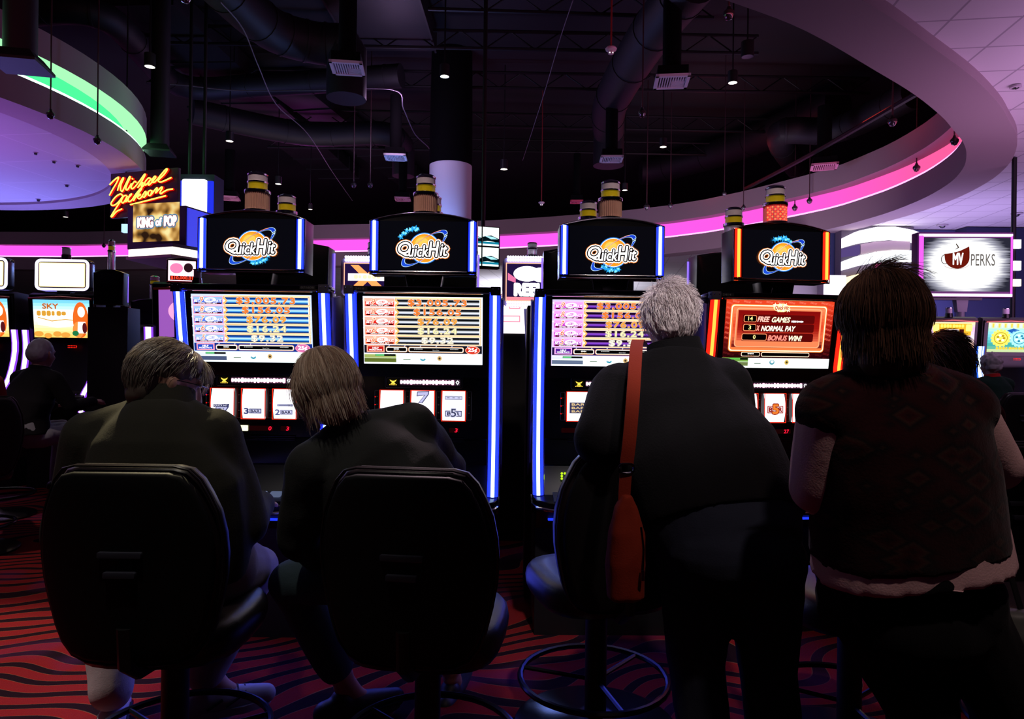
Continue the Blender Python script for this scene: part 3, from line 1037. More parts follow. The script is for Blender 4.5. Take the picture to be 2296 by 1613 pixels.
    tw, z0, z1, zc = .240, 1.668, 1.908, 1.945
    arcp = [(-tw, z0), (tw, z0), (tw, z1)]
    for i in range(13):
        a = i/12
        x = tw*(1-2*a)
        arcp.append((x, z1+(zc-z1)*(1-(x/tw)**2)))
    arcp.append((-tw, z1))
    tp.prism(arcp, .0, .13, BLACK, 'y', bev=.010, seg=3)
    # chrome outline
    fr = [(x, -.002, z) for x, z in arcp]
    tp.tube(fr, .0042, CHROME if lit != 'red' else mat('rosy_chrome', (.8, .5, .45), .15, 1.), 8, closed=True)
    for sx in (-1, 1):
        tp.tube([(sx*.200, -.006, z0+.01), (sx*.200, -.006, z1+.008)], .0035, DCHROME, 8)
        for q in (z0+.012, z1+.004):
            tp.ball((sx*.222, -.008, q), .003, CHROME, 8)
    tp.tube([(-.198, -.008, z0+.012), (.198, -.008, z0+.012)], .003, CHROME, 8)
    tp.prism([(-.085, z0), (.085, z0), (.075, 1.61), (-.075, 1.61)], .03, .12, BLACK, 'y', bev=.004)
    tp.tube([(-.03, .02, z0-.005), (-.045, .0, z0-.03), (-.04, .02, 1.612)], .0022, DCHROME, 6)
    tpo = tp.build('topper', t)
    sc_ = MB()
    sc_.plate(-.196, .196, z0+.016, z1+.000, -.003, mat('dark_display_glass', (.003, .003, .004), .12, em=(.002, .002, .004), es=1.))
    pn = Panel(sc_, Matrix.Translation((0, -.0035, (z0+z1)/2+.004)), 0, 0, 1/(3.226*S2))
    logo(pn, 10, 12, 1.0, cfg['stars'])
    sc_.build('topper_display', tpo, smooth=False)
    for sx in (-1, 1):
        g = MB()
        glow_strip(g, [(sx*.220, -.004, z0+.015), (sx*.220, -.004, z1-.002)], .0075, .0155, coreM, edgeM)
        g.build('topper_light', tpo)
    # ---- signal tower
    lt = MB()
    cz = zc+.002
    TM = Matrix.Translation((-.0, .065, 0))
    BC = E('ff3010', 1.6) if cfg.get('lamp_on') else mat('copper_lens', (.75, .42, .32), .28, .1, .6)
    lt.lathe([(.060, cz), (.060, cz+.010), (.055, cz+.012)], CHROME, 28, M=TM)
    n = 36
    rb = []
    for zz in (cz+.012, cz+.088):
        rb.append([(math.cos(2*math.pi*i/(2*n))*(.0545 if i % 2 else .0510), math.sin(2*math.pi*i/(2*n))*(.0545 if i % 2 else .0510), zz) for i in range(2*n)])
    lt.loft(rb, GLASSY if cfg.get('lamp_on') else BC, M=TM)
    if cfg.get('lamp_on'):
        for kz in range(6):
            for ka in range(10):
                a = R(200+ka*14)
                lt.ball((.049*math.cos(a), .049*math.sin(a), cz+.02+kz*.0115), .0048, E('ff6030', 3.0) if (kz+ka) % 2 else E('ff2010', 2.), 8, M=TM)
        lt.lathe([(.044, cz+.012), (.044, cz+.088)], E('d01810', .9), 24, M=TM)
    lt.lathe([(.057, cz+.088), (.058, cz+.092), (.058, cz+.101), (.054, cz+.104)], CHROME, 28, M=TM)
    AM = mat('amber_lens', (.70, .50, .02), .25, 0, .6, em=(.5, .36, .0), es=.16)
    WL = mat('frosted_white_lens', (.85, .72, .80), .3, 0, .6)
    lt.lathe([(.043, cz+.104), (.043, cz+.134)], AM, 28, M=TM)
    lt.lathe([(.0465, cz+.134), (.0465, cz+.141)], CHROME, 28, M=TM)
    lt.lathe([(.043, cz+.141), (.043, cz+.170)], WL, 28, M=TM)
    lt.lathe([(.0455, cz+.170), (.0455, cz+.176), (.036, cz+.184), (.018, cz+.189), (.0, cz+.190)], CHROME, 28, M=TM, cap=False)
    lt.build('signal_tower', t)
    return t

RED = dict(bg='e8e8ff', bgs=1.3, rim='ff9a80', hi='ffc8b0', bg2='181824', btn='c81818', cent='d82818', bar='6a7a30', bar2='a8b868',
           pl=['e83028', 'e83028', 'e02820', 'f04020', 'ff5020'], row=[(0, '303848'), (.25, '000000'), (.5, 'f0f4ff'), (.62, 'e8f0ff'), (.8, '181c28'), (1, '000000')])
BLU = dict(bg='c8d8ff', bgs=1.3, rim='ff90a0', hi='a8d0ff', bg2='1838a0', btn='2050d0', cent='e070b0', bar='506088', bar2='e8f0ff',
           pl=['5070e0', '6080e8', '5878e0', '6878e0', '8090e8'], row=[(0, '081848'), (.25, '0848a8'), (.5, 'd8f8ff'), (.62, '80d0ff'), (.8, '1050b0'), (1, '081030')])
PUR = dict(bg='e0d0ff', bgs=1.1, rim='ffa0e0', hi='ffb0ff', bg2='281050', btn='6028a0', cent='c050c0', bar='7080a0', bar2='e8ecff',
           pl=['d040d0', 'd848d8', 'c840c8', 'c840d0', 'a838b8'], row=[(0, '280838'), (.25, '100010'), (.5, '9858d8'), (.62, '7030c0'), (.8, '280848'), (1, '080010')])
def ctr(px, Y):
    return P(px, 650, Y).x
quick_machine('slot_machine', 'black reel machine behind the seated grey-haired man, 3 bar reels, blue jackpot list', ctr(563, 3.07), 3.07, R(0),
              dict(strip='blue', th=BLU, num='2417', num2='071608', sym=['7', '3bar', '23bar'], led=['70', '0', '3'], stars=(60, 118, -1.2, -7)))
quick_machine('slot_machine', 'black reel machine with a red-plated jackpot list and 25 cent badge, second in the row', ctr(948, 3.08), 3.08, R(0),
              dict(strip='blue', th=RED, num='2416', num2='071607', sym=['', '7top', '5bar'], led=['70', '23', '3'], stars=(-110, -130, 1.0, -6)))
quick_machine('slot_machine', 'black reel machine with purple jackpot plates and green dot readout, before the bending woman', ctr(1371, 3.14), 3.14, R(1),
              dict(strip='blue', th=PUR, num='2415', num2='071606', sym=['bar3', '', ''], led=['3', '1', '0'], stars=(-20, 128, -.6, 3), green=True))
quick_machine('slot_machine', 'black reel machine with red light strips showing a red free games screen', ctr(1752, 3.20), 3.20, R(8),
              dict(strip='red', bonus=True, num='2414', num2='071605', sym=['5red', '5red', '5red'], led=['0', '27', '5'], stars=(-15, -140, .9, 1), lamp_on=True))

# the machines standing back to back behind them: black backs, side lamps and towers
def back_machine(X, Y, yaw, label, first=None):
    if first is not None:
        return copy_tree(first, loc=(X, Y, 0), rz=yaw, label=label)
    t = thing('slot_machine', label, 'slot machine', (X, Y, 0), yaw, 'slot machines standing back to back behind the front row')
    c = MB()
    c.prism([(.0, 0), (.0, 1.58), (.30, 1.58), (.34, .9), (.44, .6), (.34, .5), (.34, 0)], -.33, .33, SATIN, 'x', bev=.006)
    c.build('cabinet', t)
    tp = MB()
    tw, z0, z1, zc = .245, 1.600, 1.875, 1.905
    arcp = [(-tw, z0), (tw, z0), (tw, z1)]+[(tw*(1-2*i/12), z1+(zc-z1)*(1-(1-2*i/12)**2)) for i in range(13)]+[(-tw, z1)]
    tp.prism(arcp, .0, .14, BLACK, 'y', bev=.02, seg=3)
    tp.box(-.06, .06, .03, .1, 1.57, 1.62, BLACK, .004)
    tpo = tp.build('topper', t)
    for sx in (-1, 1):
        g = MB()
        g.tube([(sx*.247, .12, z0+.03), (sx*.247, .12, z1-.02)], .006, E('7a5cff', 2.0), 8)
        g.build('topper_light', tpo)
    lt = MB()
    cz = zc+.062
    TM = Matrix.Translation((0, .07, 0))
    AM, WL = MATS['amber_lens'], MATS['frosted_white_lens']
    lt.lathe([(.052, zc-.01), (.052, cz+.09)], GLASSY, 28, M=TM)
    lt.lathe([(.057, cz+.09), (.057, cz+.104)], CHROME, 28, M=TM)
    lt.lathe([(.046, cz+.104), (.046, cz+.138)], AM, 28, M=TM)
    lt.lathe([(.049, cz+.138), (.049, cz+.146)], CHROME, 28, M=TM)
    lt.lathe([(.046, cz+.146), (.046, cz+.178)], WL, 28, M=TM)
    lt.lathe([(.048, cz+.178), (.048, cz+.184), (.03, cz+.195), (.0, cz+.198)], CHROME, 28, M=TM, cap=False)
    lt.build('signal_tower', t)
    return t
bm1 = back_machine(P(633, 500, 3.62).x, 3.62, 0, 'dark back of a slot machine seen to the right of the first lit topper')
back_machine(P(966, 500, 3.60).x, 3.60, 0, 'dark back of a slot machine hidden behind the second lit topper', bm1)
back_machine(P(1322, 500, 3.68).x, 3.68, 0, 'dark back of a slot machine peeking out left of the third lit topper', bm1)
back_machine(P(1645, 500, 3.90).x, 3.80, R(8), 'dark back of a slot machine peeking out left of the red-lit topper', bm1)
# ---------------------------------------------------------------- overhead: ducts, vents, lamps, cameras
DUCT = mat('dark_painted_duct', (.007, .0065, .009), .6, bump=.15, bscale=6)
PIPE = mat('dark_conduit', (.006, .0055, .007), .5, .3)
def ppx(pts, z):
    return [PZ(x, y, z) for x, y in pts]
def duct(label, pts, r, z=6.9, zend=None, ribs=True):
    """round duct through photo directions at a height; zend drops the last point"""
    path = dense([p for p in ppx(pts, z)], 6)
    if zend is not None:
        e = path[-1]
        path = path[:-1]+[e+Vector((0, 0, -r*.3)), Vector((e.x, e.y, zend))]
    mb = MB()
    mb.tube(path, r, DUCT, 20)
    if ribs:
        for i in range(2, len(path)-1, 3):
            t = (path[i]-path[i-1]).normalized()
            mb.tube([path[i]-t*.02, path[i]+t*.02], r*1.04, DUCT, 20)
    return tag(mb.build('air_duct'), label, 'air duct', 'dark ducts under the open ceiling')
duct('fat round duct curving down from the top towards the left square vent', [(470, -60), (600, 60), (700, 95), (778, 100)], .36, 7.0, 6.0)
duct('round duct climbing steeply behind the vent right of centre', [(1560, -50), (1450, 90), (1370, 230), (1365, 300)], .38, 6.9, 6.1)
duct('long sagging duct with a green sheen beside the round ceiling island', [(60, 25), (240, 40), (400, 190), (600, 190), (900, 170)], .25, 7.3)
duct('round duct running across behind the white column', [(430, 250), (680, 300), (860, 300), (905, 330)], .3, 7.0, 6.2)
duct('reddish round duct bending above the right vents', [(2050, 210), (1880, 290), (1750, 300), (1790, 380)], .3, 6.6)
duct('fat duct catching red light over the third topper', [(1880, 230), (1650, 330), (1480, 380), (1440, 385)], .42, 7.6)
def rduct(label, a, b, wd, hh, z):
    p, q = PZ(*a, z), PZ(*b, z)
    d = (q-p); L_ = d.length
    M = Matrix.Translation((p+q)/2) @ Matrix.Rotation(math.atan2(d.y, d.x), 4, 'Z')
    mb = MB(M)
    mb.box(-L_/2, L_/2, -wd/2, wd/2, 0, hh, DUCT, .01)
    k = int(L_/1.2)
    for i in range(k+1):
        x = -L_/2+L_*i/max(k, 1)
        mb.box(x-.02, x+.02, -wd/2-.03, wd/2+.03, -.03, hh+.03, DUCT)
    return tag(mb.build('air_duct'), label, 'air duct', 'dark ducts under the open ceiling')
rduct('wide flat rectangular duct slanting across the upper left', (300, 10), (760, 400), 1.45, .4, 7.66)
rduct('flat rectangular duct ending above the centre of the room', (760, 60), (960, 60), 2.1, .4, 7.66)
rduct('straight box duct beyond the first topper', (640, 200), (930, 420), 1.0, .4, 7.66)
for i, (a, b) in enumerate([((330, 185), (1950, 210)), ((420, 270), (1900, 300)), ((300, 95), (1700, 120)), ((960, 20), (1600, 40)), ((600, 330), (1700, 350))]):
    p, q = PZ(*a, 7.5), PZ(*b, 7.5)
    mb = MB()
    for dz in (0, .35):
        mb.tube([p+Vector((0, 0, dz)), q+Vector((0, 0, dz))], .035, PIPE, 6)
    n = int((q-p).length/.5)
    for k in range(n):
        u, v = p+(q-p)*(k/n), p+(q-p)*((k+1)/n)
        mb.tube([u+Vector((0, 0, .35*(k % 2))), v+Vector((0, 0, .35*((k+1) % 2)))], .014, PIPE, 5)
    tag(mb.build('roof_truss'), 'black open-web truss crossing under the dark deck', 'roof truss', 'trusses under the deck')
WIRE = mat('pale_cable', (.16, .14, .18), .5)
def cable(label, pts, z, r=.012, m=WIRE):
    mb = MB()
    mb.tube(dense(ppx(pts, z), 6), r, m, 6)
    tag(mb.build('ceiling_cable'), label, 'cable', 'cables strung below the ceiling')
cable('pale cable swagged across the upper left then down to the column', [(330, 185), (420, 192), (530, 203), (700, 203), (880, 201), (905, 245), (930, 300), (960, 330), (975, 355)], 6.5)
cable('thin cable drooping down the long slanting duct', [(495, 5), (545, 65), (580, 150), (620, 235), (690, 300), (745, 385), (790, 450)], 6.4, .010)
cable('hairline wire slanting down between the two right-hand vents', [(1285, 0), (1255, 90), (1220, 210), (1172, 360)], 6.4, .006)
cable('long dark pipe slanting up to the right end of the oval opening', [(1670, 424), (1820, 345), (2055, 210)], 5.75, .05, PIPE)

def hang_rod(mb, x, y, z0, z1, r, m):
    mb.tube([(x, y, z0), (x, y, z1)], r, m, 8)
DL = [(336, 150, 22), (997, 172, 20), (1643, 186, 20), (515, 317, 16), (1487, 330, 15), (624, 413, 13), (1130, 380, 16), (1401, 427, 12), (696, 470, 9), (147, 487, 10), (1676, 128, 26)]
where = ['above the red neon script', 'top centre, nearest the white column', 'on the right under the sweeping rim', 'above the first lit topper', 'right of centre above the third tower', 'beside the first signal tower', 'just right of the white column', 'small, behind the third signal tower', 'tiny, right of the first topper', 'left, under the round island', 'unlit, dark, hanging at the top right']
first = None
for (px, py, wd), wh in zip(DL, where):
    z = 5.7 if py < 440 else 5.4
    p = PZ(px, py, z)
    dark = 'unlit' in wh
    t = thing('downlight', 'round ceiling spotlight '+('' if dark else 'glowing white ')+wh, 'ceiling light', p, 0, 'round spotlights under the dark ceiling')
    r = wd/2*p.y/F
    mb = MB()
    mb.lathe([(r*.95, .0), (r*1.08, .0), (r*1.08, r*2.6), (r*.9, r*2.7), (.01, r*2.75)], mat('black_can', (.008, .008, .009), .5), 20, cap=False)
    hang_rod(mb, 0, 0, r*2.7, 8.15-z, .012, PIPE)
    mb.build('housing', t)
    mb = MB()
    mb.lathe([(r, .004), (r*.6, .012), (.0, .014)], E('fff6e0', 5.0) if not dark else mat('unlit_lens', (.25, .24, .26), .3), 24, cap=False)
    mb.build('lens', t)
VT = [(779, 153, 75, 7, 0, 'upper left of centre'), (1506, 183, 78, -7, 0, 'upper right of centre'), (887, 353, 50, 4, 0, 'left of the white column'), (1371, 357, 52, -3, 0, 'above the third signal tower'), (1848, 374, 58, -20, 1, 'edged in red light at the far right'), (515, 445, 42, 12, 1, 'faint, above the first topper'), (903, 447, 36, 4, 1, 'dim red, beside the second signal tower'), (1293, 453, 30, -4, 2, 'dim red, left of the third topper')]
for px, py, wd, yaw, kind, wh in VT:
    z = 5.5
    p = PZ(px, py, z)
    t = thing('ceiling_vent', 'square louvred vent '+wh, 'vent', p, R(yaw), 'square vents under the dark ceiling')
    fm = mat('vent_frame_%d' % kind, [(.8, .8, .85), (.6, .25, .35), (.7, .08, .14)][kind], .5)  # rosy and red frames have red light put into their colour
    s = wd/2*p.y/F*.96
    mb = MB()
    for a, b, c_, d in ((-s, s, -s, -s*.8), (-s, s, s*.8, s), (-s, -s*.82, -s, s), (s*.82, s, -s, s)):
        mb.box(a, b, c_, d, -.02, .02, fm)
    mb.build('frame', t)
    mb = MB()
    mb.box(-s*.88, s*.88, -s*.88, s*.88, .035, .16, MATS['column_black'])
    mb.tube([(0, 0, .15), (0, 0, 1.3)], s*.55, MATS['column_black'], 16)
    mb.build('duct_collar', t)
    mb = MB()
    for i in range(12):
        x = -s*.8+s*1.6*i/11
        mb.box(x-.012, x+.004, -s*.8, s*.8 if i < 6 else -s*.1, -.012, .03, fm)
    for i in range(6):
        y = s*.0+s*.8*i/5
        mb.box(0, s*.8, y-.006, y+.006, -.012, .03, fm)
    mb.build('louvre', t)
# duct drops with square diffusers
for px, py, Y, r, s, wh in ((45, 150, 7.2, .155, .24, 'in front of the green cove'), (358, 345, 12.0, .15, .22, 'left, catching green light')):
    q = P(px, py, Y)
    t = thing('duct_drop', 'vertical round duct ending in a square diffuser '+wh, 'air duct', q, R(12), 'vertical duct drops')
    mb = MB(); mb.tube([(0, 0, .12), (0, 0, 8.1-q.z)], r, DUCT, 24); mb.build('duct', t)
    mb = MB(); mb.loft([[(-s, -s, 0), (s, -s, 0), (s, s, 0), (-s, s, 0)], [(-s, -s, .03), (s, -s, .03), (s, s, .03), (-s, s, .03)], [(-r, -r, .14), (r, -r, .14), (r, r, .14), (-r, r, .14)]], DUCT)
    mb.build('diffuser', t, smooth=False)
# camera domes on rods
DM = [(113, 268, 8.3, 17, 'over the left end of the green cove'), (218, 325, 9.2, 16, 'over the right end of the green cove'), (1634, 46, 0, 24, 'big and nearest, at the top right'), (1440, 264, 0, 17, 'right of the top smoke detector'), (2001, 284, 0, 19, 'against the black gap under the rim'), (2140, 327, 10.4, 17, 'in front of the red end of the cove'), (2055, 386, 0, 15, 'before the pink cove, second from the right end'), (793, 422, 0, 12, 'left one of the pair beside the second tower'), (830, 422, 0, 12, 'right one of the pair beside the second tower'), (1450, 472, 0, 13, 'between the third topper and its neighbour'), (1503, 468, 0, 11, 'small, on the pale fascia right of the third topper'), (1815, 458, 0, 12, 'right of the lit red tower, higher of two'), (1782, 474, 0, 12, 'right of the lit red tower, lower of two'), (1667, 472, 0, 10, 'beside the small dark tower left of the red one'), (233, 556, 0, 8, 'tiny, over the cove at far left'), (415, 8, 0, 26, 'cut by the top edge of the picture'), (1624, 440, 0, 9, 'just left of the small dark tower')]
DOME = mat('dome_glass', (.03, .03, .035), .05, 0, .9, coat=1.)
for px, py, Y, wd, wh in DM:
    p = P(px, py, Y) if Y else PZ(px, py, 4.95)
    t = thing('camera_dome', 'black camera dome on a rod, '+wh, 'security camera', p, 0, 'camera domes hanging on rods')
    r = wd/2*p.y/F
    mb = MB(); mb.lathe([(.0, 0), (r*.6, r*.25), (r*.9, r*.8), (r*.95, r*1.1)], DOME, 20, cap=False); mb.build('dome', t)
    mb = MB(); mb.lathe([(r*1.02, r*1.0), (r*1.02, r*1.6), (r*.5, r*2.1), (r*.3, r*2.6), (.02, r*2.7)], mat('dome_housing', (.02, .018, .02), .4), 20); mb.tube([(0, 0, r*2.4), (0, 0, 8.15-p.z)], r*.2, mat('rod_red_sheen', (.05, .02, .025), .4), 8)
    mb.build('housing', t)
for px, py, wd, wh in ((1370, 122, 26, 'large, on a red-lit rod at the top'), (1214, 461, 14, 'small, above the glowing reel sign')):
    p = PZ(px, py, 5.2)
    t = thing('smoke_detector', 'white smoke detector hanging on a rod, '+wh, 'smoke detector', p, 0, 'smoke detectors on rods')
    r = wd/2*p.y/F
    wm = mat('detector_white', (.75, .6, .65), .5)
    mb = MB(); mb.lathe([(r*.3, 0), (r*.5, r*.1), (r*.55, r*.5), (r*.9, r*.7), (r, r*.95), (r*.8, r*1.2), (.02, r*1.3)], wm, 24); mb.build('body', t)
    mb = MB(); mb.tube([(0, 0, r*1.2), (0, 0, 8.15-p.z)], .012, mat('rod_red', (.30, .03, .03), .4), 8); mb.build('rod', t)  # red light on the rod is put into its colour
    for k in (-1, 1):
        mb = MB(); mb.ball((k*r*.25, -r*.4, r*.15), r*.12, E('ffffff', 1.2), 8); mb.build('indicator', t)
# little fittings in the tiled ceilings
for k, (px, py) in enumerate([(2277, 195), (2113, 506), (2280, 480)]):
    p = PZ(px, py, ZR+.10)
    mb = MB(Matrix.Translation(p)); r = 9*p.y/F
    mb.lathe([(0, -r*.7), (r*.5, -r*.5), (r*.75, 0)], DOME, 16, cap=False)
    mb.lathe([(r*.8, -.015), (r*1.3, -.01), (r*1.3, .01)], mat('ceiling_ring', (.5, .45, .5), .4), 16, cap=False)
    tag(mb.build('camera_dome'), 'half-round black camera in the tiles, '+['near the top right corner', 'just above the coffee screen', 'beyond the coffee screen at the right edge'][k], 'security camera', 'ceiling-set camera domes')
for k, (px, py) in enumerate([(121, 362), (174, 371), (86, 447), (80, 343), (150, 415)]):
    p = PZ(px, py, ZR+.045)
    mb = MB(Matrix.Translation(p)); r = 4.5*p.y/F
    mb.lathe([(0, -r*1.2), (r*.6, -r), (r*.8, 0)], mat('sprinkler_black', (.03, .03, .04), .4), 12, cap=False)
    mb.lathe([(r*.8, -.004), (r*1.2, -.003), (r*1.2, .004)], mat('ceiling_ring', (.5, .45, .5), .4), 12, cap=False)
    tag(mb.build('ceiling_sprinkler'), 'small dark sprinkler head under the round purple island', 'sprinkler', 'sprinklers under the round island')

# ---------------------------------------------------------------- lit signs at the left
SY = 11.0
a = P(247, 490, SY+.22); bq = P(398, 460, SY-.22)
yaw = math.atan2(bq.y-a.y, bq.x-a.x)
SM = Matrix.Translation((a.x, a.y, EYE)) @ Matrix.Rotation(yaw, 4, 'Z')
WB = (Vector((bq.x, bq.y))-Vector((a.x, a.y))).length
zb = (P(247, 490, a.y).z-EYE); zt = (P(247, 390, a.y).z-EYE)
t = thing('neon_sign', 'dark board with red and yellow neon script over the small gold screen', 'neon sign', (a.x, a.y, a.z), yaw)
mb = MB()
HB = zt-zb
mb.box(0, WB, 0, .06, 0, HB, mat('sign_board_maroon', (.035, .006, .008), .4), .01)
mb.build('board', t)
k = WB/ (1115-48)
strokes = [
 [(75,320),(140,255),(205,205),(222,215),(190,290),(130,390),(75,490)],
 [(205,415),(240,310),(290,215),(300,230),(262,320),(258,400),(285,425),(330,330),(395,200),(405,215),(360,310),(340,380),(355,405),(385,380),(430,300)],
 [(440,222),(452,236)],
 [(505,285),(480,268),(440,320),(425,370),(445,385),(490,350),(570,250),(635,160),(642,178),(580,290),(530,370)],
 [(545,350),(600,290),(614,300),(590,345),(605,355),(650,300)],
 [(740,235),(700,215),(645,280),(640,320),(665,322),(710,270),(745,225),(705,290),(700,325),(725,315),(790,240),(815,205),(795,192),(760,240),(755,282),(785,285),(820,260),(900,160),(970,82),(988,92),(930,175),(862,240),(855,268),(890,280),(960,255),(1050,212)],
 [(290,495),(255,468),(180,510),(110,600),(108,645),(160,645),(230,590),(295,505),(265,570),(200,670),(108,820),(130,822),(190,750),(280,705)],
 [(350,490),(310,500),(275,560),(278,600),(310,600),(368,500),(340,560),(345,592),(385,530),(435,470),(410,480),(385,530),(380,578),(402,588),(440,560),(510,460),(580,378),(592,390),(530,470),(465,575)],
 [(495,520),(560,470),(574,485),(530,510),(548,540),(585,525),(640,440),(662,430),(652,480),(635,518),(612,508)],
 [(650,505),(700,430),(735,410),(755,440),(735,485),(700,485),(700,440)],
 [(760,410),(745,475),(800,400),(830,372),(838,385),(812,450),(860,400),(905,358),(915,375),(882,440),(895,462),(940,430),(1000,400),(1075,388)],
 [(415,635),(600,590),(970,492)]]
zsc = HB/(850-135)
for core, r, nm in ((0, .020, 'neon_glow'), (1, .0105, 'neon_tube')):
    mb = MB()
    for s in strokes:
        pts = [Vector(((x-48)*k, (-.03 if not core else -.048), HB-(y-135+(x-48)*.085)*zsc)) for x, y in s]
        mb.tube(dense(pts, 4) if len(pts) > 2 else pts, r, E('ffd850', 2.6) if core else E('f01808', 1.0), 6)
    mb.build(nm, t)
# gold screen
a = P(285, 580, 10.6); bq = P(415, 575, 10.35)
yaw = math.atan2(bq.y-a.y, bq.x-a.x)
WB = (bq-a).xy.length
HB = P(285, 467, 10.6).z-a.z
t = thing('display_screen', 'small black-framed screen of gold bokeh reading KING of POP', 'screen', a, yaw)
mb = MB()
mb.box(0, WB, 0, .7, .14, HB, mat('sign_housing', (.02, .012, .02), .4), .01)
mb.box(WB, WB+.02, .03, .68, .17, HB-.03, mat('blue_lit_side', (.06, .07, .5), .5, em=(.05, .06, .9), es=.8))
mb.build('housing', t)
mb = MB()
pn = Panel(mb, Matrix.Translation((0, -.003, 0)), 285, 580, WB/130)
def bokeh():
    m = bpy.data.materials.new('gold_bokeh_picture')
    m.use_nodes = True
    n = m.node_tree; n.nodes.clear(); L = n.links.new
    tc = n.nodes.new('ShaderNodeTexCoord'); nz = n.nodes.new('ShaderNodeTexNoise'); nz.inputs['Scale'].default_value = 4.5; nz.inputs['Detail'].default_value = 1
    L(tc.outputs['Object'], nz.inputs['Vector'])
    r = n.nodes.new('ShaderNodeValToRGB')
    for i, (t_, c_) in enumerate(((.36, '2c1a10'), (.66, 'fff0a8'), (.47, 'a87838'), (.56, 'e8b868'))):
        e = r.color_ramp.elements[i] if i < 2 else r.color_ramp.elements.new(t_)
        e.position = t_; e.color = (*hexc(c_), 1)
    L(nz.outputs['Fac'], r.inputs[0])
    e = n.nodes.new('ShaderNodeEmission'); e.inputs[1].default_value = 1.0; L(r.outputs[0], e.inputs[0])
    o = n.nodes.new('ShaderNodeOutputMaterial'); L(e.outputs[0], o.inputs[0])
    return m
pn.rect(298, 476, 402, 549, bokeh(), 0)
for c_, s_, off, l in (('48a0c8', .9, .16, 1), ('a82018', .8, .10, 2), ('ffffff', 1.4, .06, 3)):
    pn.text('KING', 326, 512, 18, E(c_, s_), l, w=34, off=off)
    pn.text('of', 356, 512, 14, E(c_, s_), l, w=13, off=off)
    pn.text('POP', 382, 511, 18, E(c_, s_), l, w=26, off=off)
mb.build('picture', t, smooth=False)
# white light box with blue edges behind
a = P(398, 540, 11.6)
t = thing('light_box', 'tall white glowing box with deep blue edges behind the gold screen', 'lit sign', a, 0)
k = 11.6/F
mb = MB(); mb.box(0, 80*k, .02, .4, -.1, 150*k, mat('sign_housing2', (.01, .01, .03), .5)); mb.tube([(.1, .2, 150*k), (.1, .2, 8.2-a.z)], .03, PIPE, 8); mb.tube([(.35, .2, 150*k), (.35, .2, 8.2-a.z)], .03, PIPE, 8); mb.build('housing', t)
mb = MB(); mb.prism(rrect(12*k, 66*k, 0, 137*k, .04), -.06, .03, E('f4f6ff', 2.5), 'y'); mb.build('white_panel', t)
for x0, x1 in ((0, 11.5), (67, 79)):
    mb = MB(); mb.box(x0*k, x1*k, -.03, .02, 10*k, 134*k, E('2838ff', .9)); mb.build('blue_edge', t)
# glowing canopy under the signs
a = P(288, 577, 10.2)
t = thing('canopy', 'glowing cream canopy edge under the neon sign and gold screen', 'canopy', a, 0)
k = 10.2/F
mb = MB(); mb.prism([(0, 0), (125*k, -.35), (158*k, .1), (158*k, 1.2), (0, 1.2)], 0, 17*k, E('fff4d8', 2.2), 'z'); mb.build('light_band', t)
mb = MB(); mb.prism([(-.02, -.03), (125*k, -.39), (160*k, .08), (160*k, 1.2), (-.02, 1.2)], -.04, -.001, mat('soffit_tan', (.35, .25, .18), .7), 'z'); mb.prism([(0, 0), (125*k, -.35), (158*k, .1), (158*k, 1.2), (0, 1.2)], 17*k, 17*k+.05, mat('sign_housing', (.02, .012, .02), .4), 'z'); mb.build('fascia', t)
mb = MB(); mb.tube([(.7, .5, -a.z), (.7, .5, -.03)], .09, mat('beige_post', (.4, .34, .34), .5), 20); mb.build('post', t)
a = P(272, 521, 11.3)
k = 11.3/F
mb = MB(Matrix.Translation(a)); mb.box(0, 13*k, 0, .08, 0, 19*k, E('a8d0ff', 1.6), .005); mb.tube([(6*k, .04, 19*k), (6*k, .04, 8.2-a.z)], .012, PIPE, 6)
tag(mb.build('light_box'), 'tiny pale blue glowing box left of the gold screen', 'lit sign')

# ---------------------------------------------------------------- screens and shelves further right
a = P(1040, 596, 9.5)
t = thing('video_wall', 'block of four bright screens partly hidden behind the second topper', 'video wall', a, R(18))
k = 9.5/F
mb = MB(); mb.box(-.02, 84*k, 0, .12, -.02, 92*k, BLACK, .005); mb.tube([(.3, .1, .4), (.3, .1, 8.1-a.z)], .03, PIPE, 8); mb.build('housing', t)
for i in range(2):
    for j in range(2):
        mb = MB()
        pn = Panel(mb, Matrix.Translation((0, -.004, 0)), 0, 0, k)
        x0, y0 = 2+41*i, -90+46*j
        pn.rect(x0, y0, x0+38, y0+42, E('e8fffa', 1.7), 0)
        pn.poly([(x0, y0+22), (x0+20, y0+18), (x0+38, y0+25), (x0+38, y0+34), (x0+12, y0+31), (x0, y0+33)], E('0a2028', .5), 1)
        pn.poly([(x0+4, y0+20), (x0+24, y0+21), (x0+36, y0+26), (x0+20, y0+27)], E('a8e8f8', 1.2), 2)
        pn.rect(x0, y0+33, x0+38, y0+38, E('1890b0', .9), 1)
        mb.build('screen', t, smooth=False)

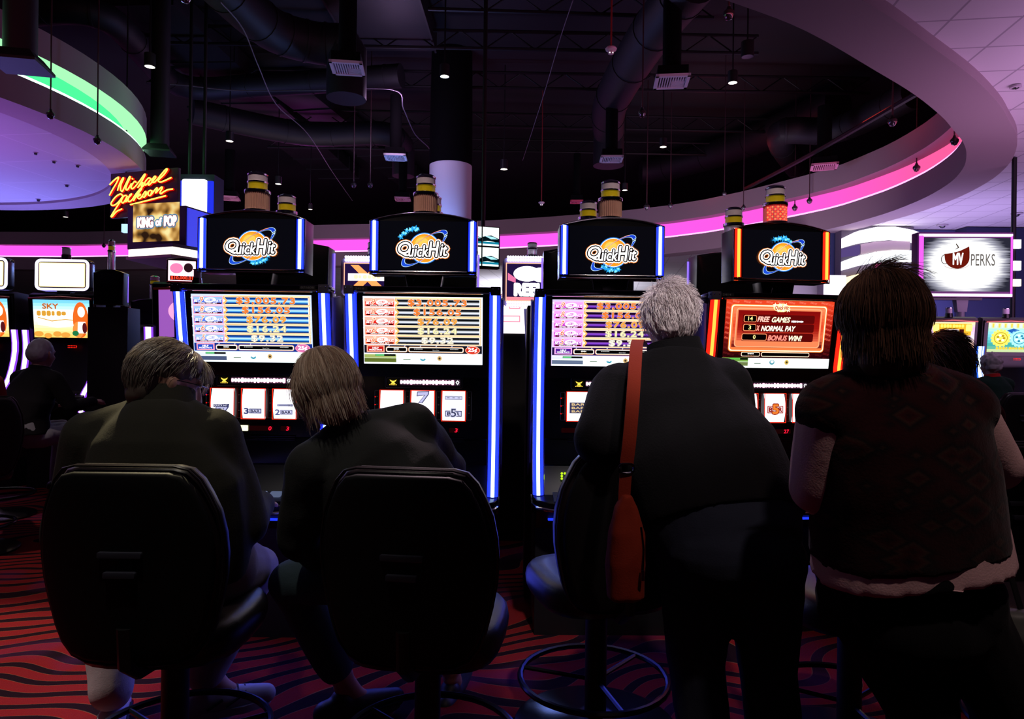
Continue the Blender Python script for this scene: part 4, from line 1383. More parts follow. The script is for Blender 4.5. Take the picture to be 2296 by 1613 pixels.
t = thing('menu_screen', 'large wide screen with pink-lit frame showing a coffee cup and the word PERKS', 'screen', P(2164, 594, 9.3), R(-3))
k = 9.3/F
mb = MB()
mb.box(-104*k, 104*k, .0, .16, -73*k, 73*k, mat('magenta_frame', (.10, .01, .12), .4), .01)
mb.build('housing', t)
mb = MB()
for x0, x1, z0, z1 in ((-101, -92, -66, 68), (98, 101, -66, 66), (-101, 101, 63, 69), (-101, 101, -71, -65)):
    mb.box(x0*k, x1*k, -.02, .0, z0*k, z1*k, E('ffd8ff', 1.8) if x1-x0 > 20 else E('e860e8', 1.2), .004)
mb.build('frame_light', t)
def brushed():
    m = bpy.data.materials.new('brushed_grey_picture')
    m.use_nodes = True
    n = m.node_tree; n.nodes.clear(); L = n.links.new
    tc = n.nodes.new('ShaderNodeTexCoord')
    mp = n.nodes.new('ShaderNodeMapping'); mp.inputs['Scale'].default_value = (2.5, 1, 70)
    L(tc.outputs['Object'], mp.inputs[0])
    nz = n.nodes.new('ShaderNodeTexNoise'); nz.inputs['Scale'].default_value = 1.; nz.inputs['Detail'].default_value = 4
    L(mp.outputs[0], nz.inputs['Vector'])
    ln = n.nodes.new('ShaderNodeVectorMath'); ln.operation = 'LENGTH'
    m2 = n.nodes.new('ShaderNodeMapping'); m2.inputs['Scale'].default_value = (1.7, 0, 2.3)
    L(tc.outputs['Object'], m2.inputs[0]); L(m2.outputs[0], ln.inputs[0])
    a_ = n.nodes.new('ShaderNodeMath'); a_.operation = 'MULTIPLY_ADD'; a_.inputs[1].default_value = -1.5; a_.inputs[2].default_value = 1.62
    L(ln.outputs['Value'], a_.inputs[0])
    b_ = n.nodes.new('ShaderNodeMath'); b_.operation = 'MULTIPLY_ADD'; b_.inputs[1].default_value = .9; L(nz.outputs['Fac'], b_.inputs[0]); L(a_.outputs[0], b_.inputs[2])
    r = n.nodes.new('ShaderNodeValToRGB')
    r.color_ramp.elements[0].position = .45; r.color_ramp.elements[0].color = (.02, .02, .035, 1)
    r.color_ramp.elements[1].position = 1.25/1.3; r.color_ramp.elements[1].color = (1, 1, 1, 1)
    e_ = r.color_ramp.elements.new(.72); e_.color = (.32, .32, .4, 1)
    L(b_.outputs[0], r.inputs[0])
    e = n.nodes.new('ShaderNodeEmission'); e.inputs[1].default_value = 1.2; L(r.outputs[0], e.inputs[0])
    o = n.nodes.new('ShaderNodeOutputMaterial'); L(e.outputs[0], o.inputs[0])
    return m
mb = MB()
pn = Panel(mb, Matrix.Translation((0, -.004, 0)), 0, 0, k)
pn.rect(-91, -60, 97, 60, brushed(), 0)
BR = E('7a1c10', .8)
cup = []
for i in range(15):
    a_ = R(-10+i*(190/14))
    cup.append((-18+27*math.cos(a_), -18+25*math.sin(a_)))
cup = [(8, -41), (9, -28)]+[(-18+27*math.cos(R(q)), -16+25*math.sin(R(q))) for q in range(0, 175, 12)]+[(-46, -24), (-30, -26), (-12, -31)]
pn.poly(cup, BR, 2)
pn.band([(-44+9*math.cos(R(q)), -12+11*math.sin(R(q))) for q in range(60, 290, 15)], [(-44+7.5*math.cos(R(q)), -12+9.5*math.sin(R(q))) for q in range(60, 290, 15)], E('40281c', .7), 1)
pn.band([(-22, -35), (-17, -38), (-18, -42), (-21, -45), (-20, -48)], [(-21, -34), (-14, -38), (-16, -43), (-19, -46), (-20, -48)], E('40281c', .7), 1)
pn.band([(-20+30*math.cos(R(q)), -4+14*math.sin(R(q))) for q in range(20, 160, 12)], [(-20+30*math.cos(R(q)), -5+14*math.sin(R(q))) for q in range(20, 160, 12)], E('c0a8a0', .9), 1)
pn.text('MV', -16, -13, 26, E('ffffff', 1.6), 4, w=22, off=.02)
pn.text('PERKS', 38, -11, 26, E('6a625c', .8), 3, w=52)
mb.build('picture', t, smooth=False)
mb = MB()
mb.loft([[(x, y, z) for x, y in ((-15*k, .04), (13*k, .04), (13*k, .14), (-15*k, .14))] for z in (-72*k,)] + [[(x, y, -105*k) for x, y in ((-10*k, .05), (10*k, .05), (10*k, .13), (-10*k, .13))]], mat('pole_grey', (.2, .19, .24), .4))
mb.tube([(0, .09, -105*k), (0, .09, -P(2164, 594, 9.3).z)], .05, mat('pole_grey', (.2, .19, .24), .4), 16)
mb.box(-95*k, 40*k, .02, .1, -79*k, -74*k, BLACK)
mb.build('pole', t)

# curved glowing bar front
t = thing('bar_display', 'curved glowing white shelves of a bar front left of the coffee screen', 'bar display', P(1897, 660, 15.4), 0)
k = 15.4/F
mb = MB(); mb.box(0, 165*k, .25, .55, 0, 158*k, mat('bar_back', (.10, .08, .12), .6), .01); mb.build('back_panel', t)
def bowband(top, bot, m, d0, d1, name):
    mb = MB()
    pts = [((x-1897)*k, (660-y)*k) for x, y in top]+[((x-1897)*k, (660-y)*k) for x, y in bot[::-1]]
    mb.prism(pts, d0, d1, m, 'y')
    mb.build(name, t)
bowband([(1897, 531), (1925, 517), (1965, 508), (2005, 507), (2045, 514), (2062, 520)], [(1897, 553), (1930, 543), (1965, 537), (2005, 533), (2045, 536), (2062, 540)], E('f8f0ff', 2.4), 0, .25, 'light_band')
bowband([(1897, 584), (1925, 573), (1965, 564), (2005, 560), (2062, 560)], [(1897, 604), (1930, 594), (1965, 587), (2005, 582), (2062, 584)], E('f4f8ff', 2.2), 0, .25, 'light_band')
bowband([(1897, 622), (1925, 614), (1965, 610), (2005, 611), (2062, 624)], [(1897, 640), (1930, 633), (1965, 630), (2005, 633), (2062, 640)], E('ffe0a8', 2.0), 0, .25, 'light_band')
bowband([(1897, 555), (1932, 546), (1932, 569)], [(1897, 574), (1910, 572), (1931, 569.5)], E('7a62b0', .5), .1, .25, 'purple_panel')
bowband([(1934, 546), (1965, 540), (2005, 537), (2045, 538)], [(1934, 569), (1965, 562), (2005, 557), (2045, 557)], mat('tan_band', (.45, .35, .36), .6), .1, .25, 'brown_panel')
bowband([(1968, 590), (1990, 584), (1991, 586)], [(1955, 606), (1970, 606), (1990, 586.5)], E('d04888', .8), -.02, .1, 'pink_streak')
t = thing('wall_light_panel', 'bright white square panel low beside the red-lit topper', 'lit panel', P(1851, 662, 14.6), 0)
k = 14.6/F
mb = MB(); mb.box(0, 46*k, 0, .1, 0, 45*k, E('f4ecff', 2.0), .01); mb.build('panel', t)
mb = MB(); mb.box(0, 46*k, .1, 1.4, -t.location.z, 45*k, mat('bar_back', (.10, .08, .12), .6), .01); mb.build('back_panel', t)
mb = MB(Matrix.Translation(P(1755, 668, 15.0))); mb.box(0, 1.0, 0, .1, 0, .45, mat('greygreen_panel', (.35, .36, .34), .6), .01)
tag(mb.build('wall_panel'), 'grey-green wall panel seen under the red-lit topper', 'panel')
for i, (y0, y1, c_) in enumerate(((537, 557, 'f8f4ff'), (585, 606, 'f8f4ff'), (626, 642, 'ffe8c0'))):
    p = P(2273, y1, 10.2); k = 10.2/F
    mb = MB(Matrix.Translation(p)); mb.box(0, 17*k, 0, .05, 0, (y1-y0)*k, E(c_, 2.0), .004)
    tag(mb.build('light_box'), ['topmost', 'middle', 'lowest, cream'][i]+' small glowing square right of the coffee screen', 'lit sign', 'small glowing squares at the right edge')

p = P(2281, 600, 10.2); mb = MB(Matrix.Translation((p.x, 10.285, 0))); mb.tube([(0, 0, 0), (0, 0, ZR+.1)], .034, PIPE, 8)
tag(mb.build('sign_pole'), 'thin dark pole behind the three small glowing squares at right', 'pole')
# ---------------------------------------------------------------- video slot machines further back
GLOWP = E('e8c8ff', 2.6)
def vslot(name, label, X, Y, yaw, art=None, topper=True, strip='p', group=None, tall=0.):
    t = thing(name, label, 'slot machine', (X, Y, 0), yaw, group)
    c = MB()
    c.prism([(.0, 0), (.0, .6), (-.10, .68), (-.22, .84), (-.22, .88), (-.05, .93), (.05, 1.30), (.0, 1.84), (.05, 1.86), (.46, 1.84), (.48, 0)], -.31, .31, SATIN, 'x', bev=.01)
    c.build('cabinet', t)
    U = Matrix.Translation((0, .045, 1.42)) @ Matrix.Rotation(R(6), 4, 'X')
    mb = MB()
    mb.box(-.30, .30, -.03, .0, -.03, .40, BLACK, .01, M=U)
    mb.tube([(x, -.035, z) for x, z in ((-.29, .385), (0, .40), (.29, .385))], .012, mat('copper_trim', (.5, .2, .12), .25, 1.), 8, M=U)
    bz = mb.build('bezel', t)
    pic = MB()
    pn = Panel(pic, U @ Matrix.Translation((0, -.033, 0)), 0, 0, 1/235)
    (art or art_sky)(pn)
    pic.build('display', bz, smooth=False)
    LW = Matrix.Translation((0, -.01, .968)) @ Matrix.Rotation(R(-16), 4, 'X')
    mb = MB()
    mb.box(-.27, .27, .0, .03, -.05, .33, BLACK, .006, M=LW)
    lb = mb.build('lower_bezel', t)
    pic = MB()
    pn = Panel(pic, LW @ Matrix.Translation((0, -.003, 0)), 0, 0, 1/235)
    (art_reels if art is None or art is art_sky else art_lines)(pn)
    pic.build('lower_display', lb, smooth=False)
    mb = MB()
    mb.box(-.24, .24, -.19, -.03, .885, .91, BLACK, .006)
    mb.build('button_deck', t)
    if art is None:
        mb = MB()
        mb.box(-.20, .20, -.075, -.06, .66, .80, E('ffd8a0', 1.3), .004)
        pn = Panel(mb, Matrix.Translation((0, -.077, .73)), 0, 0, 1/235)
        pn.ell(-20, 2, 14, 15, E('f08030', 1.2), 1)
        pn.rect(4, -14, 44, 14, E('d0ecff', 1.5), 1)
        mb.build('belly_picture', t)
    for sx in (-1, 1):
        g = MB()
        pth = [(sx*.325, -.02, 1.50), (sx*.325, .0, 1.30), (sx*.315, -.06, 1.05), (sx*.29, -.16, .88), (sx*.27, -.14, .73)]
        if strip == 'p':
            glow_strip(g, dense([Vector(p) for p in pth], 3), .020, .034, GLOWP, E('9a48ff', 1.0))
        else:
            glow_strip(g, dense([Vector(p) for p in pth], 3), .020, .034, E('d8ecff', 2.6), E('2868ff', 1.2))
        g.build('light_strip', t)
    mb = MB()
    pn = Panel(mb, Matrix.Translation((.10, .0, 1.36)), 0, 0, 1/235)
    for q in range(6):
        for r_ in (0, 4):
            pn.rect(-10+q*3.4, r_, -8+q*3.4, r_+1.6, E('ff2010', 1.5), 0)
    pn.rect(8, 1.5, 10, 3, E('ff2010', 1.5), 0)
    mb.build('number_display', t)
    if topper:
        mb = MB()
        mb.prism(rrect(-.25, .25, 1.88, 2.18, .04), .0, .10, BLACK, 'y', bev=.008)
        mb.box(-.06, .06, .02, .10, 1.84, 1.90, BLACK)
        tp = mb.build('topper', t)
        mb = MB()
        mb.tube([(x, -.004, z) for x, z in rrect(-.237, .237, 1.893, 2.167, .04)], .0125, E('e4d4ff', 2.6), 8, closed=True)
        mb.build('topper_light', tp)
        mb = MB()
        pn = Panel(mb, Matrix.Translation((0, -.006, 2.03)), 0, 0, 1/235)
        pn.rr(-50, -27, 50, 27, 3, E('ffd8a0', 1.6), 0)
        pn.rr(-48, -25, 48, 25, 3, E('fffcf4', 2.2), 1)
        mb.build('topper_display', tp, smooth=False)
    mb = MB(Matrix.Translation((0, .06, 2.18 if topper else 1.85)))
    mb.lathe([(.045, 0), (.04, .05)], BLACK, 16)
    mb.lathe([(.036, .05), (.036, .11)], mat('grey_lens', (.4, .35, .42), .3), 16)
    mb.lathe([(.039, .11), (.039, .12)], CHROME, 16)
    mb.build('signal_lamp', t)
    return t
def art_sky(pn):
    pn.vgrad(-60, -88, 62, -4, [(0, '60b8f8'), (.3, 'd8f4ff'), (.6, 'fff4d0'), (1, 'f8b850')], 1.5, 0, 12)
    pn.poly([(-58, -60), (-20, -66), (10, -60), (30, -50), (26, -30), (-10, -26), (-50, -32)], E('fff8e0', 1.8), 1)
    for x, y, r in ((-50, -12, 10), (-30, -8, 8), (-10, -12, 9), (8, -10, 10)):
        pn.ell(x, y, r, 6, E('e8a040', 1.2), 2)
    pn.ell(42, -44, 17, 40, E('e86820', 1.2), 2)
    pn.ell(36, -22, 12, 18, E('f09040', 1.2), 3)
    pn.ell(44, -62, 8, 12, E('fff0d8', 1.6), 4)
    pn.poly([(36, -40), (52, -40), (54, -14), (34, -14)], E('fff4e0', 1.6), 4)
    pn.ell(50, -26, 5, 12, E('601820', .9), 5)
    pn.ell(30, -14, 7, 6, E('208048', 1.0), 5)
    pn.text('SKY', -22, -74, 11, E('c86820', 1.1), 6, w=34, off=.04)
    blurred_line(pn, -20, -58, 64, 11, E('e0a038', 1.1), 6, 6, 5)
    pn.band([(-50, -50), (-20, -42), (10, -46), (26, -44)], [(-50, -48), (-20, -40), (10, -44), (26, -42)], E('e0a038', 1.1), 6)
def art_reels(pn):
    pn.rect(-56, -72, 56, 2, E('e8d8a0', 1.2), 0)
    pn.rect(-53, -70, 53, -12, E('601008', .9), 1)
    syms = [['J', 'A', 'Q', 'K', '*'], ['Q', 'K', 'A', 'J', '10'], ['10', 'J', '*', 'o', 'o']]
    cl = {'A': 'd870c0', 'Q': 'c8c040', 'K': 'd8b050', 'J': '60b8d8', '10': 'f07040'}
    for r_ in range(3):
        for c_ in range(5):
            s = syms[r_][c_]
            x, y = -42+21*c_, -60+19*r_
            if s in cl:
                pn.text(s, x, y, 10, E(cl[s], 1.5), 2, w=12 if s == '10' else 9, off=.05)
            elif s == '*':
                pn.rect(x-9, y-9, x+9, y+9, E('d8e8f8', 1.5), 2)
                pn.poly([(x-6, y+5), (x+2, y-7), (x+6, y+4)], E('3868a0', .9), 3)
            else:
                pn.ell(x, y, 9, 7, E('e0d080', 1.4), 2)
                pn.ell(x-1, y-1, 5, 4, E('fff8d0', 1.7), 3)
    for x0, x1 in ((-50, -20), (-16, 46)):
        pn.rr(x0, -10, x1, -2, 2, E('102028', .6), 2)
        pn.rr(x0+2, -8, x1-2, -4, 1, E('70b0c0', .9), 3)
    pn.rect(-53, 0, 53, 10, E('f4fbff', 1.8), 1)
def art_lines(pn):
    pn.rect(-56, -74, 56, 8, E('80c8f0', 1.2), 0)
    pn.rect(-56, -74, 56, -62, E('103878', .8), 1)
    for c_ in range(5):
        pn.rect(-54+22*c_, -60, -34+22*c_, 2, E('f8fcff', 1.6), 2)
        for r_ in range(3):
            s = ['9', '10', 'K', '10', 'J', 'Q'][(c_*2+r_) % 6]
            pn.text(s, -44+22*c_, -50+20*r_, 10, E(['30b060', 'c02018', '3858b0', 'c08020'][(c_+r_) % 4], 1.0), 3, w=13, off=.05)
def art_yellow(pn):
    pn.vgrad(-60, -88, 62, -4, [(0, 'fff0a0'), (.2, 'f0b0e8'), (.55, 'f8e0f0'), (1, 'ffa860')], 1.4, 0, 12)
    pn.rect(-52, -84, 52, -50, E('ffb830', 1.2), 1)
    blurred_line(pn, 0, -77, 66, 9, E('f8e060', 1.6), 2, 8, 5)
    for x in (-46, 46):
        pn.rr(x-9, -82, x+9, -62, 3, E('ffd878', 1.6), 2)
    for x in (-28, 26):
        pn.rect(x-6, -68, x+6, -50, E('5a1818', .8), 2)
    pn.rect(-18, -68, 18, -52, E('fff0f0', 1.5), 2)
    for i, ch in enumerate(('2', '0', '0')):
        pn.text(ch, -10+10*i, -60, 11, E('8838a8', 1.0), 3, w=6, off=.05)
    pn.rect(-46, -46, 48, -24, E('fff4e8', 1.7), 1)
    for i in range(8):
        pn.rect(-42+11*i, -34, -35+11*i, -26, E('9848b0', 1.0), 2)
    pn.rect(-54, -20, 54, -6, E('fffadf', 1.6), 1)
    for i in range(4):
        pn.text('11', -38+24*i, -12, 7, E('a050a8', 1.0), 2, w=7)
def art_teal(pn):
    pn.vgrad(-60, -88, 62, -4, [(0, 'f8f4b0'), (.4, '80d8f0'), (.8, '38a098'), (1, 'f0e8a0')], 1.3, 0, 10)
    pn.poly([(-8, -66), (10, -72), (28, -66), (10, -56)], E('2868c8', 1.0), 1)
    for x, c1, c2 in ((-24, 'f8e060', 'c8a020'), (28, 'a0f0ff', '3090b8')):
        for i in range(16):
            a_ = R(22.5*i)
            pn.ell(x+24*math.cos(a_), -44+22*math.sin(a_), 4, 4, E(c1, 1.4), 1, n=10)
        pn.ell(x, -44, 24, 22, E(c1, 1.5), 2)
        pn.ell(x, -44, 19, 17, E(c2, 1.0), 3)
        pn.ell(x, -44, 17, 15, E(c1, 1.5), 4)
        for i in range(7):
            a_ = R(51*i)
            pn.ell(x+9*math.cos(a_), -44+8*math.sin(a_), 4, 3, E('ffffff', 1.5) if i % 2 else E(c2, 1.0), 5, n=10)
    blurred_line(pn, 4, -15, 80, 7, E('f0c040', 1.5), 5, 9, 5)
    for i in range(14):
        pn.rect(-58+8.5*i, -86, -53+8.5*i, -74, E('e8c850' if i % 2 else 'd0f4ff', 1.4), 2)
def art_help(pn):
    pn.rect(-60, -92, 62, -2, E('fff4fa', 2.0), 0)
    for x0, y0, x1, y1 in ((-44, -86, 6, -78), (-18, -70, 6, -54), (-44, -40, 6, -26)):
        pn.rect(x0, y0, x1, y1, E('f08098', 1.3), 1)
        pn.rect(x0+2, y0+2, x1-2, y1-2, E('ffd0d8', 1.6), 2)
    pn.rect(12, -84, 46, -64, E('ffc0d0', 1.5), 1)
    blurred_line(pn, -36, -60, 16, 5, E('a05070', 1.0), 2, 3, 5)
LG = 'video machines along the left wall'
L2x = P(139, 700, 6.5).x
vslot('slot_machine', 'video machine with white-framed round-cornered topper where the far man plays', L2x, 6.5, R(3), None, group=LG)
vslot('slot_machine', 'video machine cut by the left edge with the same red-haired picture', L2x-.72, 6.42, R(3), None, group=LG)
mk = vslot('slot_machine', 'video machine seen nearly edge-on behind the grey-haired seated man', P(292, 700, 7.9).x, 7.9, R(110), None, topper=False, group=LG)
bm1_l = back_machine(P(243, 600, 6.3).x, 6.3, R(4), 'tall dark machine back beside the far player, white lamp on top', bm1)
bm1_l.scale = (.54, .8, 1.085)
back_machine(P(338, 600, 7.6).x, 7.6, R(-10), 'dark machine back with a small tower under the glowing canopy', bm1)
def art_small(pn):
    pn.rect(-60, -92, 62, -2, E('a860c8', .9), 0)
    pn.ell(-10, -50, 34, 24, E('f0a0d0', 1.3), 1)
    pn.ell(30, -40, 16, 26, E('402030', .8), 2)
sm = vslot('slot_machine', 'machine with small lit topper counting $10,000 left of the first reel machine', P(436, 700, 5.4).x, 5.4, R(14), art_small, topper=False, group=None)
tp = MB(Matrix.Translation((-.10, .03, 0)))
tp.prism([(-.115, 1.86), (.115, 1.86), (.115, 2.04), (.0, 2.06), (-.115, 2.04)], 0, .1, mat('rosy_chrome', (.8, .5, .45), .15, 1.), 'y', bev=.006)
pn = Panel(tp, Matrix.Translation((0, -.003, 1.95)), 0, 0, 1/300)
pn.rect(-30, -24, 30, 24, E('ffc8d8', 1.8), 0)
pn.ell(14, -8, 10, 11, E('301820', .8), 1)
pn.ell(-12, -6, 14, 12, E('f080b0', 1.2), 1)
pn.rect(-26, 12, 26, 22, E('400808', .7), 2)
pn.text('$10,000.01', 0, 17, 7, E('ff4028', 1.5), 3, w=48, off=.04)
tp.build('topper', sm, smooth=False)

# machines glimpsed through the gaps: orange X sign and REELS sign
def led_topper(label, px, py0, py1, Y, halfw, artf, cand=True):
    a = P(px, py1, Y)
    t = thing('lit_topper_machine', label, 'slot machine', (a.x, Y, 0), 0, 'machines with twinkling lamp borders')
    k = Y/F
    z0, z1 = P(px, py1, Y).z, P(px, py0, Y).z
    c = MB(); c.box(-.31, .31, .02, .5, 0, min(1.66, z0-.02), SATIN, .01); c.box(-.1, .1, .1, .3, z0-.05, z0+.02, BLACK); c.build('cabinet', t)
    mb = MB(); mb.prism(rrect(-halfw, halfw, z0, z1, .04), .0, .16, mat('lilac_plastic', (.42, .32, .75), .4), 'y', bev=.01)
    tp = mb.build('topper', t)
    mb = MB()
    pn = Panel(mb, Matrix.Translation((0, -.004, (z0+z1)/2)), 0, 0, k)
    hw, hh = halfw/k-10, (z1-z0)/k/2-14
    pn.rect(-hw-2, -hh-2, hw+2, hh+2, E('ffb090', 1.5), 0)
    pn.rect(-hw, -hh, hw, hh, E('2a1850', .7), 1)
    artf(pn, hw, hh)
    mb.build('display', tp, smooth=False)
    mb = MB()
    n = 18
    for zz in (z0+.015, z1-.012):
        for j in range(2):
            for i in range(n):
                mb.ball((-halfw+.04+(2*halfw-.08)*i/(n-1), -.012, zz+.022*j-.008), .009, E('e8ecff', 5.0), 6)
    mb.build('lamp_border', tp)
    if cand:
        mb = MB(Matrix.Translation((0.02, .06, z1-.005)))
        mb.lathe([(.045, 0), (.045, .03)], CHROME, 16); mb.lathe([(.035, .03), (.035, .07)], GLASSY, 16); mb.lathe([(.038, .07), (.038, .078)], CHROME, 16); mb.lathe([(.033, .078), (.033, .11)], MATS['frosted_white_lens'], 16); mb.lathe([(.036, .11), (.03, .12), (0, .122)], CHROME, 16, cap=False)
        mb.build('signal_tower', t)
    return t, k
def xart(pn, hw, hh):
    for s in (1, -1):
        pn.poly([(-s*hw*.75, -hh*.9), (-s*hw*.4, -hh*.9), (s*hw*.8, hh*.95), (s*hw*.35, hh*.95)], E('ff9050', 1.7), 2)
    pn.rect(-hw*.85, -hh*.25, hw*.85, hh*.3, E('fff0e0', 2.4), 4)
    blurred_line(pn, 0, 0, hw*1.2, hh*.3, E('ffc8a0', 1.8), 5, 6, 2)
def rart(pn, hw, hh):
    pn.ell(-hw*.1, -hh*.45, hw*.6, hh*.42, E('ffffff', 2.6), 2)
    pn.ell(hw*.5, -hh*.4, hw*.45, hh*.4, E('f4f0ff', 2.4), 3)
    pn.text('REELS', hw*.12, hh*.42, hh*.62, E('ffffff', 2.6), 4, w=hw*1.5, off=.07)
    pn.rect(-hw, hh*.82, hw, hh, E('ff8090', 1.4), 3)
    pn.poly([(-hw*.95, -hh*.5), (-hw*.6, -hh*.2), (-hw*.6, hh*.05), (-hw*.95, -hh*.1)], E('e070a0', 1.2), 3)
led_topper('machine with an orange X sign and lamp-studded border between the first two reel machines', 824, 578, 665, 4.75, .19, xart)
t, k = led_topper('machine with a lamp-bordered REELS sign glowing in the gap between the middle machines', 1186, 578, 688, 4.8, .19, rart)
mb = MB()
pn = Panel(mb, Matrix.Translation((-.08, .015, 1.46)), 0, 0, 1/300)
art_help(pn)
mb.build('display', t, smooth=False)
LV = mat('lilac_leg', (.30, .26, .62), .5, em=(.2, .18, .6), es=.25)
for s in (-1, 1):
    mb = MB()
    mb.prism([(.01+s*.045, 1.64), (.01+s*.015, 1.64), (.01, 1.20), (.01+s*.02, 1.20)], -.01, .02, LV, 'y')
    mb.build('side_light', t)
RG = 'video machines at the right side'
vslot('slot_machine', 'video machine with a pink and yellow pay table left of the white-haired far player', P(2134, 700, 8.3).x, 8.3, R(-3), art_yellow, topper=False, strip='b', group=RG)
vslot('slot_machine', 'video machine with gold and blue medallions at the right edge', P(2263, 700, 8.3).x, 8.3, R(-3), art_teal, topper=False, strip='b', group=RG)
# end panels of a gambling bank seen dark behind everything
for i, (px, Y, wd) in enumerate(((600, 6.6, 1.6), (1500, 6.8, 1.4), (1760, 7.4, 1.5))):
    mb = MB(Matrix.Translation((P(px, 700, Y).x, Y, 0)))
    mb.box(-wd/2, wd/2, 0, .9, 0, 1.72, SATIN, .02)
    for q in range(2):
        mb.box(-wd/2+wd*q/2+.03, -wd/2+wd*(q+1)/2-.03, -.02, .01, .15, 1.6, mat('dark_door_panel', (.012, .012, .016), .4), .01)
    tag(mb.build('machine_bank'), ['dark bank of machine backs behind the first topper', 'dark bank of machine backs right of the third topper', 'dark bank of machine backs behind the red-lit topper'][i], 'slot machine bank', 'dark machine banks in the middle distance')
lamp('POINT', PZ(1600, 400, 6.2), 16, (1, .05, .05), .3)  # unseen red lamp added to tint the ceiling
lamp('POINT', PZ(1950, 250, 6.0), 10, (1, .06, .05), .3)
lamp('POINT', PZ(690, 420, 6.2), 16, (.8, .1, .9), .3)
lamp('POINT', PZ(400, 250, 5.0), 6, (.1, 1, .3), .3)
lamp('POINT', PZ(500, 100, 5.6), 5, (.35, .35, .6), .4)
lamp('POINT', PZ(850, 60, 5.4), 4, (.35, .35, .6), .4)
# ---------------------------------------------------------------- casino chairs
def back_outline(g=0.):
    half = [(.125, 1.012), (.158, 1.003), (.183, .975), (.200, .940), (.220, .890), (.231, .830), (.234, .775), (.230, .715), (.218, .650), (.203, .590), (.186, .545), (.160, .512), (.120, .495), (.06, .490)]
    pts = []
    for x, z in half:
        d = Vector((x, (z-.75)*.9))
        d = d.normalized()*g
        pts.append((x+d.x, z+d.y))
    return [(-x, z) for x, z in pts[::-1]]+[(x, z) for x, z in pts]
def curved_back(mb, g, y0, y1, m, bev, rows=14):
    """plate following the rounded-octagon outline, wrapped forward at its sides"""
    out = back_outline(g)
    cx_, cz_ = 0., .75
    def ring(sc_, y):
        r = []
        for x, z in out:
            X, Z = x*sc_, cz_+(z-cz_)*sc_
            r.append((X, y+X*X*.55-(Z-.5)*.10, Z))
        return r
    rings = [ring(.02, y0), ring(.5, y0), ring(.80, y0), ring(1-bev*2.2, y0), ring(1-bev*.6, y0+(y1-y0)*.12), ring(1., y0+(y1-y0)*.35), ring(1., y0+(y1-y0)*.65), ring(1-bev*.6, y0+(y1-y0)*.88), ring(1-bev*2.2, y1), ring(.6, y1+.006), ring(.02, y1+.008)]
    mb.loft(rings, m)
def make_chair():
    t = thing('casino_chair', 'chair', 'chair', (0, 0, 0), 0, 'dark vinyl casino chairs')
    mb = MB()
    curved_back(mb, -.014, -.262, -.236, SHELL, .02)
    for z, hw, m in ((.792, .055, SHELL), (.742, .040, SHELL)):
        mb.prism(rrect(-hw, hw, z-.008, z+.008, .004), -.300, -.278, mat('handle_lip', (.05, .05, .07), .35), 'y', bev=.002)
    mb.build('back_shell', t, angle=50)
    mb = MB()
    curved_back(mb, .0, -.240, -.165, VINYL, .07)
    o = back_outline(-.004)
    for yy in (-.236, -.222):
        mb.tube([(x, yy+x*x*.55-(z-.5)*.10, z) for x, z in back_outline(.001)], .0035, VINYL, 6, closed=True)
    bc = mb.build('back_cushion', t, angle=50)
    mb = MB()
    seat = []
    for i in range(28):
        a = 2*math.pi*i/28
        ca, sa = math.cos(a), math.sin(a)
        seat.append((.225*math.copysign(abs(ca)**.6, ca), .02+.23*math.copysign(abs(sa)**.6, sa)))
    rings = []
    for sc_, z in ((.82, .455), (.95, .462), (1., .485), (1.01, .51), (.99, .535), (.93, .553), (.7, .562), (.3, .560), (.02, .559)):
        rings.append([(x*sc_, y*sc_, z) for x, y in seat])
    mb.loft(rings, VINYL)
    mb.build('seat_cushion', t, angle=50)
    mb = MB()
    mb.tube([(0, -.05, .44), (0, -.2, .46), (0, -.255, .50), (0, -.262, .6)], .022, SATIN, 10)
    mb.lathe([(.13, .44), (.13, .457)], SATIN, 20)
    mb.build('back_bracket', t)
    mb = MB()
    mb.lathe([(.038, .03), (.038, .44)], SATIN, 20)
    mb.build('pedestal', t)
    mb = MB()
    mb.lathe([(.285, .0), (.285, .012), (.26, .022), (.08, .04), (.05, .06)], mat('dark_base_metal', (.03, .03, .035), .25, .9), 40)
    mb.build('base_plate', t)
    mb = MB()
    mb.tube([(.26*math.cos(2*math.pi*i/36), .02+.26*math.sin(2*math.pi*i/36), .17) for i in range(36)], .011, mat('dark_base_metal', (.03, .03, .035), .25, .9), 8, closed=True)
    for i in range(3):
        a = 2*math.pi*i/3+.5
        mb.tube([(.03*math.cos(a), .03*math.sin(a), .17), (.255*math.cos(a), .02+.255*math.sin(a), .17)], .008, MATS['dark_base_metal'], 6)
    mb.build('foot_ring', t)
    return t
ch = make_chair()
CHS = [(-.975, 2.0, 0, 'dark vinyl chair with a rounded back under the grey-haired man in the olive jacket'),
       (-.235, 2.0, -7, 'dark vinyl chair with a rounded back behind the woman leaning to the left'),
       (.308, 2.40, 16, 'dark vinyl chair turned left with its seat showing beside the orange shoulder bag'),
       (1.13, 2.26, 4, 'dark vinyl chair mostly hidden in front of the woman in the patterned vest'),
       (1.73, 2.10, 6, 'chair with only its back top showing at the right edge below the elbow'),
       (1.86, 2.76, 0, 'chair under the seated person with brown hair in the dark red top'),
       (P(20, 900, 5.5).x, 5.35, 4, 'chair under the far bald-topped man at the left machine'),
       (P(-70, 900, 4.4).x, 4.4, 52, 'chair with a shiny vinyl edge cut by the left edge of the picture'),
       (P(2246, 900, 6.9).x, 6.9, 4, 'chair back behind the white-haired far player at the right'),
       (P(2320, 900, 5.6).x, 5.6, 12, 'chair with its curved rim cut by the right edge below the far machines')]
